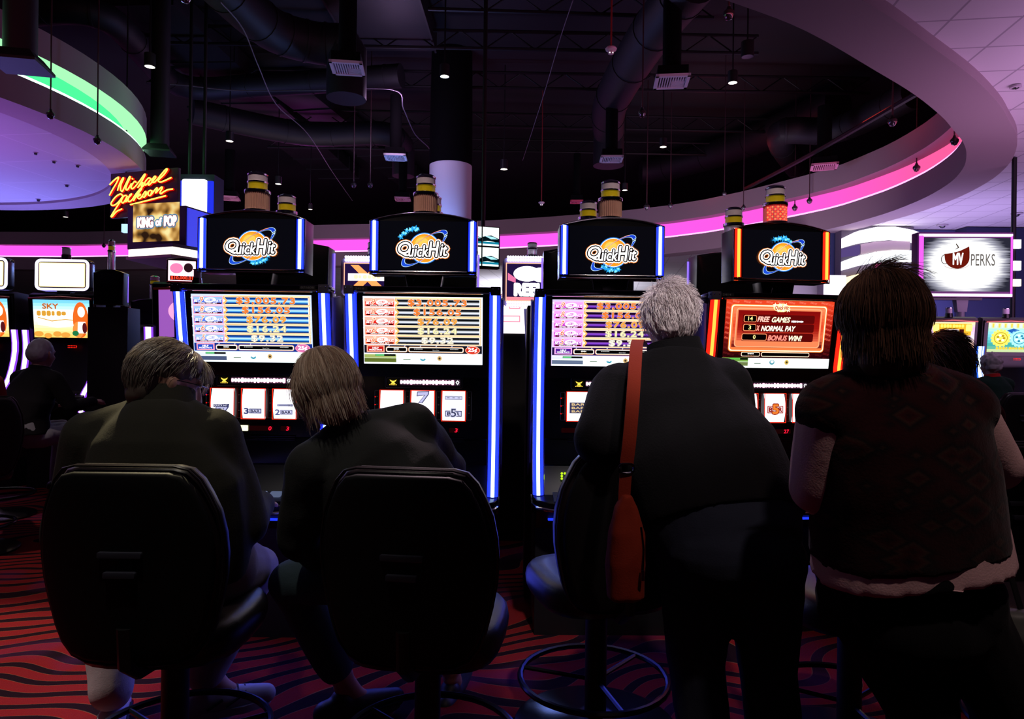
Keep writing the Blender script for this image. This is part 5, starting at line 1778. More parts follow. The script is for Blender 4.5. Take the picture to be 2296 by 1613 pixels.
for i, (x, y, a, lb) in enumerate(CHS):
    if i == 0:
        ch.location = (x, y, 0); ch.rotation_euler = (0, 0, R(a)); ch['label'] = lb
    else:
        copy_tree(ch, loc=(x, y, 0), rz=R(a), label=lb)
# ---------------------------------------------------------------- people
def capsule(mb, a, b, ra, rb, m, n=14, flat=None):
    a, b = Vector(a), Vector(b)
    d = b-a
    L_ = d.length
    if L_ < 1e-5:
        return mb.ball(a, ra, m, n)
    t = d/L_
    u = t.orthogonal().normalized()
    if flat is not None:
        f = Vector(flat[0])
        f = (f-t*f.dot(t))
        if f.length > 1e-4:
            u = f.normalized()
    v = t.cross(u)
    fl = flat[1] if flat is not None else 1.
    rings = []
    def ring(c, r):
        r = max(r, 1e-4)
        return [c+(u*math.cos(2*math.pi*j/n)*fl+v*math.sin(2*math.pi*j/n))*r for j in range(n)]
    for k in range(4):
        q = math.pi/2*(1-k/4)
        rings.append(ring(a-t*ra*math.sin(q), ra*math.cos(q)))
    for k in range(5):
        s = k/4
        rings.append(ring(a+d*s, ra+(rb-ra)*s))
    for k in range(1, 5):
        q = math.pi/2*k/4
        rings.append(ring(b+t*rb*math.sin(q), rb*math.cos(q)))
    mb.loft([[tuple(p) for p in r] for r in rings], m)
def ering(c, r, f, a, b, n=28, p=2.3):
    out = []
    for j in range(n):
        q = 2*math.pi*j/n
        cs, sn = math.cos(q), math.sin(q)
        out.append(tuple(Vector(c)+Vector(r)*(a*math.copysign(abs(cs)**(2/p), cs))+Vector(f)*(b*math.copysign(abs(sn)**(2/p), sn))))
    return out
def fuse(mb, name, parent, vox, m, smooth=4, wrinkle=None, seed=0.):
    """melt the collected shapes into one continuous skin"""
    me = bpy.data.meshes.new('melt')
    me.from_pydata(mb.v, [], mb.f)
    me.update()
    bm = bmesh.new(); bm.from_mesh(me); bmesh.ops.recalc_face_normals(bm, faces=bm.faces[:]); bm.to_mesh(me); bm.free()
    o = bpy.data.objects.new('melt', me)
    COL.objects.link(o)
    r = o.modifiers.new('r', 'REMESH'); r.mode = 'VOXEL'; r.voxel_size = vox; r.adaptivity = 0.
    s = o.modifiers.new('s', 'SMOOTH'); s.factor = .5; s.iterations = smooth
    dg = bpy.context.evaluated_depsgraph_get()
    ev = o.evaluated_get(dg)
    out = bpy.data.meshes.new_from_object(ev)
    bpy.data.objects.remove(o)
    bpy.data.meshes.remove(me)
    if wrinkle:
        amp, sc_, st = wrinkle
        S = Vector(st)
        nn = [v.normal.copy() for v in out.vertices]
        for v, nv in zip(out.vertices, nn):
            p = Vector((v.co.x*S.x, v.co.y*S.y, v.co.z*S.z))*sc_+Vector((seed, seed*1.7, 0))
            w_ = noise.noise(p)
            w2 = noise.noise(p*2.3+Vector((3, 1, 2)))
            v.co += nv*amp*((1-abs(w_)*2.6)*.8+w2*.5-.5)
    out.materials.clear()
    out.materials.append(m)
    for p in out.polygons:
        p.material_index = 0
        p.use_smooth = True
    out.name = name
    ob = bpy.data.objects.new(name, out)
    COL.objects.link(ob)
    if parent is not None:
        ob.parent = parent
    return ob

def hand(mb, wr, dirv, palmn, m, side, curl=.6, k=1.):
    """wr wrist; dirv pointing direction; palmn palm normal; side +1/-1 thumb side"""
    d = Vector(dirv).normalized()
    nrm = Vector(palmn); nrm = (nrm-d*nrm.dot(d)).normalized()
    s = d.cross(nrm)*side
    W = Vector(wr)
    for q in (-1, 0, 1):
        capsule(mb, W+s*(.012*q*k), W+d*.085*k+s*(.026*q*k), .016*k, .013*k, m, 10)
    ln = [.072, .080, .074, .058]
    for i in range(4):
        b = W+d*.088*k+s*((.030-.020*i)*k)
        d2 = (d*math.cos(curl*.7)+nrm*math.sin(curl*.7)).normalized()
        d3 = (d*math.cos(curl*1.6)+nrm*math.sin(curl*1.6)).normalized()
        p1 = b+d2*ln[i]*.52*k
        p2 = p1+d3*ln[i]*.5*k
        capsule(mb, b, p1, .0088*k, .0080*k, m, 10)
        capsule(mb, p1, p2, .0080*k, .0068*k, m, 10)
    tb = W+d*.025*k+s*.026*k
    t1 = tb+(s*.7+d*.7+nrm*.25).normalized()*.038*k
    t2 = t1+(s*.25+d*.85+nrm*.4).normalized()*.030*k
    capsule(mb, tb, t1, .012*k, .0095*k, m, 10)
    capsule(mb, t1, t2, .0095*k, .0078*k, m, 10)

def head_matrix(c, yaw, pitch=0., roll=0., k=1.):
    return Matrix.Translation(c) @ Matrix.Rotation(R(yaw), 4, 'Z') @ Matrix.Rotation(R(-pitch), 4, 'X') @ Matrix.Rotation(R(roll), 4, 'Y') @ Matrix.Scale(k, 4)
def head_shape(mb, M, m):
    """face looks along +y of M; origin at skull centre"""
    mb.ball((0, -.012, .015), (.074, .094, .096), m, 24, M=M)
    mb.ball((0, .03, -.035), (.060, .060, .075), m, 20, M=M)
    mb.ball((0, .062, -.088), (.028, .024, .024), m, 14, M=M)
    mb.ball((0, .028, -.075), (.052, .050, .036), m, 16, M=M)
    for s in (-1, 1):
        mb.ball((s*.036, .064, -.030), (.022, .020, .020), m, 12, M=M)
        mb.ball((s*.030, .076, .022), (.022, .010, .008), m, 12, M=M)
        mb.ball((s*.074, -.004, -.016), (.010, .017, .030), m, 14, M=M)
        mb.ball((s*.081, -.012, -.004), (.007, .013, .018), m, 12, M=M)
        mb.ball((s*.012, .094, -.034), (.009, .010, .007), m, 10, M=M)
    v = [M @ Vector(p) for p in ((0, .084, .014), (0, .104, -.030))]
    capsule(mb, v[0], v[1], .009, .011, m, 10)
    mb.ball((0, .088, -.057), (.022, .010, .0055), m, 12, M=M)
    mb.ball((0, .087, -.066), (.019, .010, .0055), m, 12, M=M)

def strands(mb, M, rx, ry, rz, off, n, m, rnd, phi, theta, length, comb, lift=.004, w=.0011, straight=None, curl=0., seg=6):
    """combed hair: root directions from phi (azimuth, 0 = face) and theta (angle from the crown)"""
    for i in range(n):
        ph = R(rnd.uniform(*phi)); th = R(rnd.uniform(*theta))
        L_ = length*rnd.uniform(.7, 1.1)
        st = L_/seg
        d = Vector((math.sin(th)*math.sin(ph), math.sin(th)*math.cos(ph), math.cos(th)))
        pts = []
        lf = rnd.uniform(0, lift)
        p = Vector((d.x*rx, d.y*ry, d.z*rz))+Vector(off)
        jit = Vector((rnd.gauss(0, 1), rnd.gauss(0, 1), rnd.gauss(0, 1)))*.12
        g = Vector(comb)+jit
        hang = False
        for q in range(seg+1):
            pts.append(p+d*lf*(q+1)/seg*2)
            if straight is not None and p.z < straight:
                hang = True
            if hang:
                p = p+Vector((jit.x*.1, jit.y*.1, -1)).normalized()*st
                continue
            t = g-d*g.dot(d)
            t = t.normalized() if t.length > 1e-4 else Vector((0, 0, -1))
            if curl:
                t = (t+Vector((rnd.gauss(0, curl), rnd.gauss(0, curl), rnd.gauss(0, curl)))).normalized()
            nd = d+t*st/((rx+ry+rz)/3)
            d = nd.normalized()
            p = Vector((d.x*rx, d.y*ry, d.z*rz))+Vector(off)
            g = g*.8+Vector((0, 0, -1))*.2 if not curl else g
        mt = m[0] if rnd.random() < .6 else m[1]
        mb.tube([M @ x for x in pts], [w*(1-.6*q/seg) for q in range(seg+1)], mt, 3)

def person(label, J, skin, top, legs, shoes, hw=1., vox=.0065, topw=.014, hands=True, wr_top=None, sleeve=1., group=None, head=True, wrk=(.006, 6., (1, 1, .6)), thick=1.):
    """J: joint positions in world space"""
    t = thing('person', label, 'person', (J['pelvis'][0], J['pelvis'][1], 0), 0, group)
    off = Matrix.Translation((-J['pelvis'][0], -J['pelvis'][1], 0))
    V = {k: Vector(v) for k, v in J.items() if k in ('pelvis', 'waist', 'chest', 'neck') or k[:2] in ('sh', 'el', 'wr', 'hi', 'kn', 'an', 'to') and k != 'topname'}
    rs = (V['shR']-V['shL']).normalized()
    rh = (V['hipR']-V['hipL']).normalized()
    sw = (V['shR']-V['shL']).length/2
    hh = (V['hipR']-V['hipL']).length/2
    spine = dense([V['pelvis'], V['waist'], V['chest'], V['neck']], 4)
    def torso(mb, g, z0=0, upto=None, hips=True):
        rings = []
        n = len(spine)
        W = J.get('w', (.175, .165, .185, .15, .065))
        D = J.get('d', (.125, .12, .125, .105, .06))
        for i, c in enumerate(spine[z0:upto]):
            u = (i+z0)/(n-1)*4
            a_ = min(int(u), 3); f = u-a_
            wa = W[a_]*(1-f)+W[a_+1]*f; db = D[a_]*(1-f)+D[a_+1]*f
            r = (rh*(1-u/4)+rs*(u/4)).normalized()
            k = i+z0
            tg = (spine[min(k+1, n-1)]-spine[max(k-1, 0)]).normalized()
            r = (r-tg*r.dot(tg)).normalized()
            fw = tg.cross(r).normalized()
            rings.append(ering(c, r, fw, wa+g, db+g))
        mb.loft(rings, top)
    AR = J.get('arm', .047)*thick
    def arms(mb, g, m, frac=1.):
        for s in 'LR':
            sh, el, wr = V['sh'+s], V['el'+s], V['wr'+s]
            capsule(mb, V['neck']+(V['chest']-V['neck'])*.12, sh, .05+g*.7, .055*thick+g, m)
            capsule(mb, sh, el, AR*1.18+g, AR*.95+g, m)
            if frac > .3:
                capsule(mb, el, el+(wr-el)*frac, AR*.92+g, AR*.66+g, m)
    LR = J.get('leg', .075)
    def legs_(mb, g, m, frac=1.):
        for s in 'LR':
            h, kn, an = V['hip'+s], V['kn'+s], V['an'+s]
            capsule(mb, h, kn, LR*1.12+g, LR*.80+g, m)
            a2 = kn+(an-kn)*frac
            capsule(mb, kn, a2, LR*.78+g, LR*(.55 if g < 0 else .70)+g, m)
    # body
    mb = MB(off)
    torso(mb, -.010)
    arms(mb, -.004, skin)
    legs_(mb, -.004, skin)
    hc = J['head']
    HM = head_matrix(*hc)
    capsule(mb, V['neck']-(V['neck']-V['chest'])*.1, HM @ Vector((0, -.02, -.05)), .056, .050, skin)
    head_shape(mb, HM, skin)
    for s, sd in (('L', 1), ('R', -1)):
        an, toe = V['an'+s], V['toe'+s]
        capsule(mb, an, an+(toe-an)*.35+Vector((0, 0, -.02)), .034, .034, skin)
        capsule(mb, an+Vector((0, 0, -.03)), toe, .032, .026, skin)
        if hands:
            wr, el = V['wr'+s], V['el'+s]
            hand(mb, wr, J.get('hd'+s, (wr-el)), J.get('pn'+s, (0, 0, -1)), skin, sd*J.get('ths', 1))
    body = fuse(mb, 'body', t, vox, skin, 3)
    # top
    mb = MB(off)
    g = topw
    torso(mb, g, J.get('hem', 0))
    arms(mb, g, top, sleeve)
    tp = fuse(mb, J.get('topname', 'jacket'), t, .009, top, J.get('tsm', 5), wrk, seed=sw*50)
    if 'collar' in J:
        cmb = MB(off)
        a, dr, r0, h_ = J['collar']
        C_ = V['neck']+Vector(a)
        up = (HM.translation-V['neck']).normalized() if dr is None else Vector(dr).normalized()
        u = rs-up*rs.dot(up); u.normalize(); v = up.cross(u)
        rings = []
        for rr, zz in ((r0*1.12, -.03), (r0*1.06, 0.), (r0, h_), (r0*.94, h_), (r0*.93, 0.)):
            rings.append([tuple(C_+up*zz+(u*math.cos(q*math.pi/12)*rr+v*math.sin(q*math.pi/12)*rr*.9)) for q in range(24)])
        cmb.loft(rings, J.get('collarmat', top), cap=False)
        cmb.build('collar', tp)
    # trousers
    mb = MB(off)
    torso(mb, .010, 0, 5)
    mb2c = V['pelvis']
    for s in 'LR':
        capsule(mb, mb2c-(V['waist']-mb2c)*.1, V['hip'+s], .10, LR*1.2+.012, legs)
    mb.ball(tuple(mb2c+J.get('seat', Vector((0, 0, 0)))), J.get('seatr', (.15, .12, .10)), legs, 20)
    legs_(mb, J.get('lg', .014), legs, J.get('crop', 1.0))
    fuse(mb, 'trousers', t, .009, legs, 5, (.004, 8., (1, 1, .7)), seed=sw*31)
    for s in 'LR':
        mb = MB(off)
        an, toe = V['an'+s], V['toe'+s]
        fl = Vector((toe.x-an.x, toe.y-an.y, 0)).normalized()
        sd = Vector((-fl.y, fl.x, 0))
        zf = toe.z-.03
        base = Vector((an.x, an.y, zf))
        heel, tip = base-fl*.06, base+fl*.20
        smb = MB(off)
        for q in (0,):
            capsule(smb, heel+Vector((0, 0, .04)), base+fl*.05+Vector((0, 0, .05)), .042, .044, shoes)
            capsule(smb, base+fl*.05+Vector((0, 0, .045)), tip+Vector((0, 0, .030)), .046, .034, shoes)
            capsule(smb, base+Vector((0, 0, .05)), base+Vector((0, 0, .07)), .042, .042, shoes)
        so = fuse(smb, 'shoe', t, .007, shoes, 2)
        smb = MB(off)
        rg = []
        for zz in (zf-.003, zf+.022):
            r_ = []
            for q in range(20):
                a = 2*math.pi*q/20
                c_, s_ = math.cos(a), math.sin(a)
                r_.append(tuple(base+fl*(.07+.148*c_)+sd*(.050*s_*(1 if c_ > 0 else .85))+Vector((0, 0, zz-zf))))
            rg.append(r_)
        smb.loft(rg, J.get('sole', shoes))
        smb.build('sole', so)
        if J.get('laces'):
            smb = MB(off)
            for q in range(5):
                c_ = base+fl*(.055+.024*q)+Vector((0, 0, .098-.008*q))
                smb.tube([c_-sd*.026-Vector((0, 0, .010)), c_+Vector((0, 0, .002)), c_+sd*.026-Vector((0, 0, .010))], .0035, J['laces'], 6)
            smb.build('laces', so)
            smb = MB(off)
            for e in (-1, 1):
                for q in range(2):
                    smb.tube([base+fl*(.0+.06*q)+sd*e*.047+Vector((0, 0, .035)), base+fl*(.05+.06*q)+sd*e*.045+Vector((0, 0, .060))], .005, J['laces'], 6)
            smb.build('side_stripe', so)
    t['_hm'] = 0
    del t['_hm']
    return t, off @ HM, V

def cloth(name, c, rough=.95, bump=.25, bs=220, sheen=.02):
    return mat(name, c, rough, 0, .15, bump, bs, sheen=sheen)
SKIN = mat('fair_skin', (.52, .27, .20), .55, 0, .4, .08, 120)
HG1, HG2 = mat('grey_brown_hair', (.17, .13, .11), .45, 0, .5), mat('grey_hair_highlight', (.42, .36, .31), .4, 0, .5)
HB1, HB2 = mat('sandy_hair', (.46, .30, .22), .45, 0, .5), mat('sandy_hair_highlight', (.80, .62, .50), .4, 0, .5)
HW1, HW2 = mat('white_hair', (.78, .70, .70), .5, 0, .5), mat('white_hair_bright', (.92, .86, .84), .45, 0, .5)
HD1, HD2 = mat('brown_hair', (.055, .026, .016), .5, 0, .4), mat('brown_hair_highlight', (.12, .06, .035), .45, 0, .4)
HP1, HP2 = mat('pale_grey_hair', (.45, .40, .42), .5, 0, .4), mat('pale_grey_hair_light', (.60, .54, .55), .5, 0, .4)

def hair_cap(M, balls, m):
    mb = MB()
    for c, r in balls:
        mb.ball(c, r, m, 28, M=M)
    return mb
rnd = random.Random(11)

# --- seated grey-haired man
J = dict(pelvis=(-1.00, 2.06, .64), waist=(-1.00, 2.03, .80), chest=(-1.03, 2.00, .99), neck=P(372, 905, 2.03),
         shL=P(203, 985, 2.02), shR=P(478, 975, 2.04), elL=P(150, 1200, 2.06), elR=P(548, 1175, 2.10), wrL=(-1.14, 2.36, .74), wrR=(-.90, 2.44, .76),
         hipL=(-1.10, 2.10, .64), hipR=(-.89, 2.10, .64), knL=P(235, 1265, 2.46), knR=P(572, 1275, 2.42), anL=P(250, 1545, 2.34), anR=P(462, 1500, 2.36), toeL=P(262, 1600, 2.44), toeR=P(545, 1566, 2.42),
         w=(.19, .20, .215, .165, .07), d=(.135, .135, .135, .115, .065), head=(P(378, 858, 2.05), -48, 20, 0, 1.0), arm=.054, leg=.085,
         collar=((0, -.005, .0), None, .080, .042), hdL=(.3, 1, 0), hdR=(-.3, 1, 0), laces=mat('dark_lace', (.02, .02, .04), .6), sole=mat('white_rubber', (.5, .5, .52), .6))
OLIVE = cloth('olive_charcoal_jacket', (.040, .038, .030))
KHAKI = cloth('khaki_trousers', (.36, .31, .34))
t, HM, V = person('seated man with combed grey hair and glasses in a dark olive jacket and khaki trousers', J, SKIN, OLIVE, KHAKI, mat('white_sneaker', (.42, .40, .44), .6), vox=.006, topw=.020, wrk=(.010, 5., (1, 1, .55)))
hm = hair_cap(HM, [((0, -.020, .040), (.080, .096, .080)), ((0, -.054, -.015), (.070, .056, .088)), ((0, .03, .062), (.068, .055, .052))], HG1)
ho = fuse(hm, 'hair', t, .006, HG1, 2, (.004, 26., (1, 1, .5)))
st = MB(HM)
strands(st, Matrix.Identity(4), .086, .104, .101, (0, -.022, .022), 1500, (HG1, HG2), rnd, (-180, 180), (0, 62), .075, (.25, -1, -.5), .004, .0013)
strands(st, Matrix.Identity(4), .086, .104, .101, (0, -.022, .022), 1300, (HG1, HG2), rnd, (115, 245), (50, 142), .045, (0, -.2, -1), .004, .0013)
strands(st, Matrix.Identity(4), .080, .100, .098, (0, -.010, .030), 120, (HG1, HG2), rnd, (-40, 40), (50, 75), .055, (.6, .6, -.1), .014, .0010)
st.build('hair_strands', ho)
gl = MB(HM)
FRM = mat('glasses_metal', (.35, .33, .38), .2, 1.)
for s in (-1, 1):
    gl.tube([(s*.033+.022*math.cos(2*math.pi*q/20), .098, .012+.017*math.sin(2*math.pi*q/20)) for q in range(20)], .0014, FRM, 6, closed=True)
    gl.lathe([(0, 0), (.021, 0)], mat('spectacle_lens', (.9, .9, .95), .05, 0, .5, trans=.9), 16, M=Matrix.Translation((s*.033, .098, .012)) @ Matrix.Rotation(R(90), 4, 'X'), cap=False)
    gl.tube([(s*.055, .097, .016), (s*.078, .07, .016), (s*.080, .0, .010), (s*.078, -.018, -.006)], .0014, FRM, 6)
gl.tube([(-.011, .098, .014), (0, .101, .018), (.011, .098, .014)], .0014, FRM, 6)
gl.build('glasses', t)
# --- seated woman leaning to the left
J = dict(pelvis=(-.28, 2.12, .64), waist=(-.33, 2.09, .80), chest=(-.42, 2.07, .97), neck=P(792, 958, 2.06),
         shL=P(700, 1045, 2.00), shR=P(925, 955, 2.14), elL=P(672, 1205, 2.06), elR=P(1000, 1050, 2.32), wrL=P(735, 1265, 2.28), wrR=P(955, 1110, 2.62),
         hipL=(-.37, 2.14, .63), hipR=(-.17, 2.16, .63), knL=P(655, 1305, 2.30), knR=P(925, 1300, 2.58), anL=P(768, 1520, 2.38), anR=P(1010, 1500, 2.62), toeL=P(835, 1578, 2.44), toeR=P(1030, 1545, 2.72),
         w=(.18, .185, .195, .15, .06), d=(.13, .125, .125, .105, .06), head=(P(735, 868, 2.05), 18, 14, -16, .93), arm=.050, leg=.080, crop=.84,
         hdL=(.4, 1, -.3), hdR=(0, 1, -.2), topname='shirt', collar=((0, -.01, -.01), None, .072, .03))
DGREY = cloth('charcoal_shirt', (.036, .037, .036), .8)
JEAN = cloth('teal_grey_jeans', (.055, .085, .10))
t, HM, V = person('seated woman with straight sandy bobbed hair leaning left in a dark grey shirt and jeans', J, SKIN, DGREY, JEAN, mat('black_shoe', (.01, .01, .012), .5), vox=.006, topw=.018, wrk=(.011, 5.5, (.6, 1, 1)))
hm = hair_cap(HM, [((0, -.020, .020), (.096, .108, .104)), ((0, -.045, -.045), (.088, .075, .085)), ((.0, -.032, -.080), (.076, .064, .05))], HB1)
ho = fuse(hm, 'hair', t, .006, HB1, 2, (.004, 24., (1, 1, .35)))
st = MB(HM)
strands(st, Matrix.Identity(4), .098, .111, .107, (0, -.020, .020), 1900, (HB1, HB2), rnd, (40, 320), (0, 95), .15, (0, -.25, -1), .005, .0013, straight=-.05, seg=8)
strands(st, Matrix.Identity(4), .098, .111, .107, (0, -.020, .020), 700, (HB1, HB2), rnd, (60, 300), (60, 112), .11, (0, -.1, -1), .010, .0010, straight=-.03, seg=8)
strands(st, Matrix.Identity(4), .096, .100, .105, (0, -.010, .020), 260, (HB1, HB2), rnd, (-120, -60), (60, 110), .12, (-.3, .1, -1), .020, .0009)
st.build('hair_strands', ho)

# --- bending woman with the bag
J = dict(pelvis=P(1636, 1235, 1.98), waist=P(1600, 1110, 2.08), chest=P(1530, 940, 2.20), neck=P(1512, 790, 2.26),
         shL=P(1392, 880, 2.20), shR=P(1622, 870, 2.24), elL=P(1345, 985, 2.10), elR=P(1655, 1010, 2.36), wrL=P(1400, 1010, 2.42), wrR=P(1600, 1030, 2.75),
         hipL=P(1566, 1265, 2.0), hipR=P(1712, 1262, 1.97), knL=P(1560, 1480, 2.06), knR=P(1722, 1490, 2.04), anL=P(1590, 1850, 2.0), anR=P(1742, 1850, 2.0), toeL=(.62, 2.14, .035), toeR=(.86, 2.14, .035),
         w=(.195, .225, .225, .175, .07), d=(.15, .16, .16, .135, .07), head=(P(1498, 716, 2.28), 4, 16, 4, .92), arm=.062, leg=.092, hem=2, thick=1.12,
         seat=Vector((.0, -.02, -.0)), seatr=(.20, .145, .13), topname='sweater', collar=((0, -.01, .0), None, .088, .035), hdL=(.2, 1, 0), hdR=(-.1, 1, -.2))
J['anL'] = (J['anL'][0], 2.02, .09); J['anR'] = (J['anR'][0], 2.0, .09)
KNIT = cloth('black_knit', (.005, .005, .006), .95, .5, 160)
DJEAN = cloth('dark_jeans', (.020, .026, .042))
t, HM, V = person('standing woman with short white hair bending towards a machine in a black knit top', J, SKIN, KNIT, DJEAN, mat('black_shoe', (.01, .01, .012), .5), vox=.006, topw=.026, wrk=(.006, 5., (1, 1, .6)))
hm = hair_cap(HM, [((0, -.018, .026), (.088, .102, .100)), ((0, -.050, -.035), (.074, .064, .070))], HW1)
ho = fuse(hm, 'hair', t, .006, HW1, 2, (.010, 24., (1, 1, .8)))
st = MB(HM)
strands(st, Matrix.Identity(4), .090, .104, .103, (0, -.018, .024), 2300, (HW1, HW2), rnd, (-180, 180), (0, 118), .050, (.25, -.4, -1), .014, .0013, curl=.28)
strands(st, Matrix.Identity(4), .086, .098, .100, (0, -.022, .0), 700, (HW1, HW2), rnd, (90, 270), (85, 135), .045, (.1, -.2, -1), .008, .0013, curl=.2)
st.build('hair_strands', ho)
rg = MB(HM)
for s in (-1, 1):
    rg.ball((s*.083, -.004, -.042), .005, CHROME, 8)
rg.build('earring', t)
# orange shoulder bag on her left side
BG = cloth('rust_red_canvas', (.24, .026, .010), .8)
bl = P(1404, 1225, 1.93)
t = thing('shoulder_bag', 'rust-orange shoulder bag hanging by a long strap from the bending woman', 'bag', bl, R(6))
mb = MB()
rings = []
for z, a, b in ((-.155, .035, .02), (-.145, .052, .035), (-.05, .056, .042), (.04, .050, .038), (.11, .032, .026), (.145, .016, .016)):
    rings.append(ering((0, 0, z), (1, 0, 0), (0, 1, 0), a, b, 24, 3))
mb.loft(rings, BG)
fuse(mb, 'pouch', t, .006, BG, 3, (.004, 16., (1, 1, .4)))
mb = MB(Matrix.Translation(-bl))
mb.M = Matrix.Rotation(R(-6), 4, 'Z') @ Matrix.Translation(-bl)
def ribbon(mb, pts, wv, th, m):
    pts = dense([Vector(p) for p in pts], 5)
    vs, fs = [], []
    for i, p in enumerate(pts):
        tg = (pts[min(i+1, len(pts)-1)]-pts[max(i-1, 0)]).normalized()
        sd = Vector(wv)-tg*Vector(wv).dot(tg)
        L_ = Vector(wv).length
        sd = sd.normalized()*L_
        nn = tg.cross(sd).normalized()*th
        vs += [p-sd-nn, p+sd-nn, p+sd+nn, p-sd+nn]
    for i in range(len(pts)-1):
        for j in range(4):
            a = i*4+j; b = i*4+(j+1) % 4
            fs.append((a, b, b+4, a+4))
    fs += [(3, 2, 1, 0), tuple(len(vs)-4+j for j in range(4))]
    mb.add([tuple(v) for v in vs], fs, m)
ribbon(mb, [P(1440, 775, 2.30), P(1431, 764, 2.17), P(1426, 790, 2.06), P(1420, 880, 1.96), P(1412, 980, 1.93), P(1405, 1040, 1.93)], (.019, 0, 0), .0025, BG)
ribbon(mb, [P(1403, 1062, 1.93), P(1400, 1110, 1.93), P(1400, 1150, 1.93)], (.017, 0, 0), .0025, BG)
mb.build('strap', t)
mb = MB(Matrix.Translation(P(1404, 1051, 1.925)-bl))
mb.tube([(x, 0, z) for x, z in rrect(-.022, .022, -.013, .013, .012)], .0035, DCHROME, 8, closed=True)
mb.build('strap_ring', t)
mb = MB()
mb.tube([(.034, -.028, .06), (.040, -.036, .0), (.036, -.042, -.06)], .003, DCHROME, 6)
mb.box(.030, .040, -.048, -.040, -.085, -.055, CHROME, .002)
mb.build('zip', t)

# --- standing woman in the patterned vest
def vestmat():
    m = mat('dark_red_vest', (.05, .006, .006), .95, 0, .1, .4, 150, sheen=.1)
    n = m.node_tree; L = n.links.new
    b = n.nodes['Principled BSDF']
    tc = n.nodes.new('ShaderNodeTexCoord')
    mp = n.nodes.new('ShaderNodeMapping'); mp.inputs['Scale'].default_value = (9, 3, 14)
    L(tc.outputs['Object'], mp.inputs[0])
    nz = n.nodes.new('ShaderNodeTexVoronoi'); nz.inputs['Scale'].default_value = 1.2; nz.distance = 'MANHATTAN'
    L(mp.outputs[0], nz.inputs['Vector'])
    r = n.nodes.new('ShaderNodeValToRGB')
    for i, (t_, c_) in enumerate(((.1, (.004, .003, .004, 1)), (.9, (.022, .003, .004, 1)), (.40, (.030, .003, .004, 1)), (.62, (.006, .003, .004, 1)), (.50, (.035, .014, .010, 1)))):
        e = r.color_ramp.elements[i] if i < 2 else r.color_ramp.elements.new(t_)
        e.position = t_; e.color = c_
    L(nz.outputs['Distance'], r.inputs[0]); L(r.outputs[0], b.inputs['Base Color'])
    return m
SHIRT = cloth('pale_pink_white_shirt', (.66, .43, .43), .9)
J = dict(pelvis=P(2040, 1330, 1.66), waist=P(2030, 1170, 1.65), chest=P(2010, 1000, 1.64), neck=P(1985, 835, 1.63),
         shL=P(1862, 930, 1.62), shR=P(2148, 920, 1.62), elL=P(1820, 1095, 1.66), elR=P(2232, 1045, 1.66), wrL=P(1905, 1120, 1.90), wrR=P(2120, 1090, 1.90),
         hipL=P(1945, 1345, 1.66), hipR=P(2135, 1345, 1.66), knL=(1.02, 1.68, .45), knR=(1.23, 1.68, .45), anL=(1.02, 1.66, .09), anR=(1.24, 1.66, .09), toeL=(1.0, 1.82, .035), toeR=(1.25, 1.82, .035),
         w=(.218, .205, .19, .16, .07), d=(.15, .14, .135, .115, .065), head=(P(1970, 724, 1.62), 8, 6, 0, .93), arm=.050, leg=.090, hem=0, topname='shirt',
         seat=Vector((0, -.01, -.13)), seatr=(.19, .13, .12), lg=.012, hdL=(.4, 1, .1), hdR=(-.4, 1, .1))
J['pelvis'] = P(2040, 1270, 1.66)
t, HM, V = person('standing woman with chin-length brown hair in a dark red patterned vest over a pale shirt', J, SKIN, SHIRT, cloth('black_trousers', (.004, .004, .005)), mat('black_shoe', (.01, .01, .012), .5), vox=.006, topw=.014)
# vest over the shirt
off = Matrix.Translation((-V['pelvis'].x, -V['pelvis'].y, 0))
mb = MB(off)
sp_ = dense([V['pelvis'], V['waist'], V['chest'], V['neck']], 4)
Wd, Dd = (.212, .200, .195, .180, .085), (.14, .14, .135, .12, .075)
rings = []
rs = (V['shR']-V['shL']).normalized()
for i, c in enumerate(sp_):
    if i < 2: continue
    u = i/(len(sp_)-1)*4; a_ = min(int(u), 3); f = u-a_
    tg = (sp_[min(i+1, len(sp_)-1)]-sp_[max(i-1, 0)]).normalized()
    r = (rs-tg*rs.dot(tg)).normalized()
    rings.append(ering(c, r, tg.cross(r).normalized(), Wd[a_]*(1-f)+Wd[a_+1]*f+.022, Dd[a_]*(1-f)+Dd[a_+1]*f+.022))
VM = vestmat()
mb.loft(rings, VM)
for s in 'LR':
    capsule(mb, V['neck']+(V['chest']-V['neck'])*.15, V['sh'+s]+Vector((0, 0, .006)), .074, .083, VM)
ve = fuse(mb, 'vest', t, .009, VM, 4, (.005, 7., (1, 1, .7)))
cm_ = MB(off)
up = Vector((0, .1, 1)).normalized()
for rr, zz in ((.1, 0),):
    rg_ = []
    for q_, z_ in ((.098, -.01), (.092, .03), (.084, .055), (.078, .05), (.078, .0)):
        rg_.append([tuple(V['neck']+Vector((0, -.005, -.015))+up*z_+Vector((math.cos(k_*math.pi/14)*q_, math.sin(k_*math.pi/14)*q_*.85, 0))) for k_ in range(28)])
    cm_.loft(rg_, VM, cap=False)
cm_.build('collar', ve)
hm = hair_cap(HM, [((0, -.018, .028), (.098, .108, .104)), ((0, -.040, -.050), (.086, .074, .080)), ((.0, -.034, -.10), (.074, .060, .06))], HD1)
ho = fuse(hm, 'hair', t, .006, HD1, 2, (.006, 20., (1, 1, .35)))
st = MB(HM)
strands(st, Matrix.Identity(4), .100, .111, .108, (0, -.018, .028), 1700, (HD1, HD2), rnd, (30, 330), (0, 98), .14, (0, -.25, -1), .004, .0013, straight=-.07, seg=8)
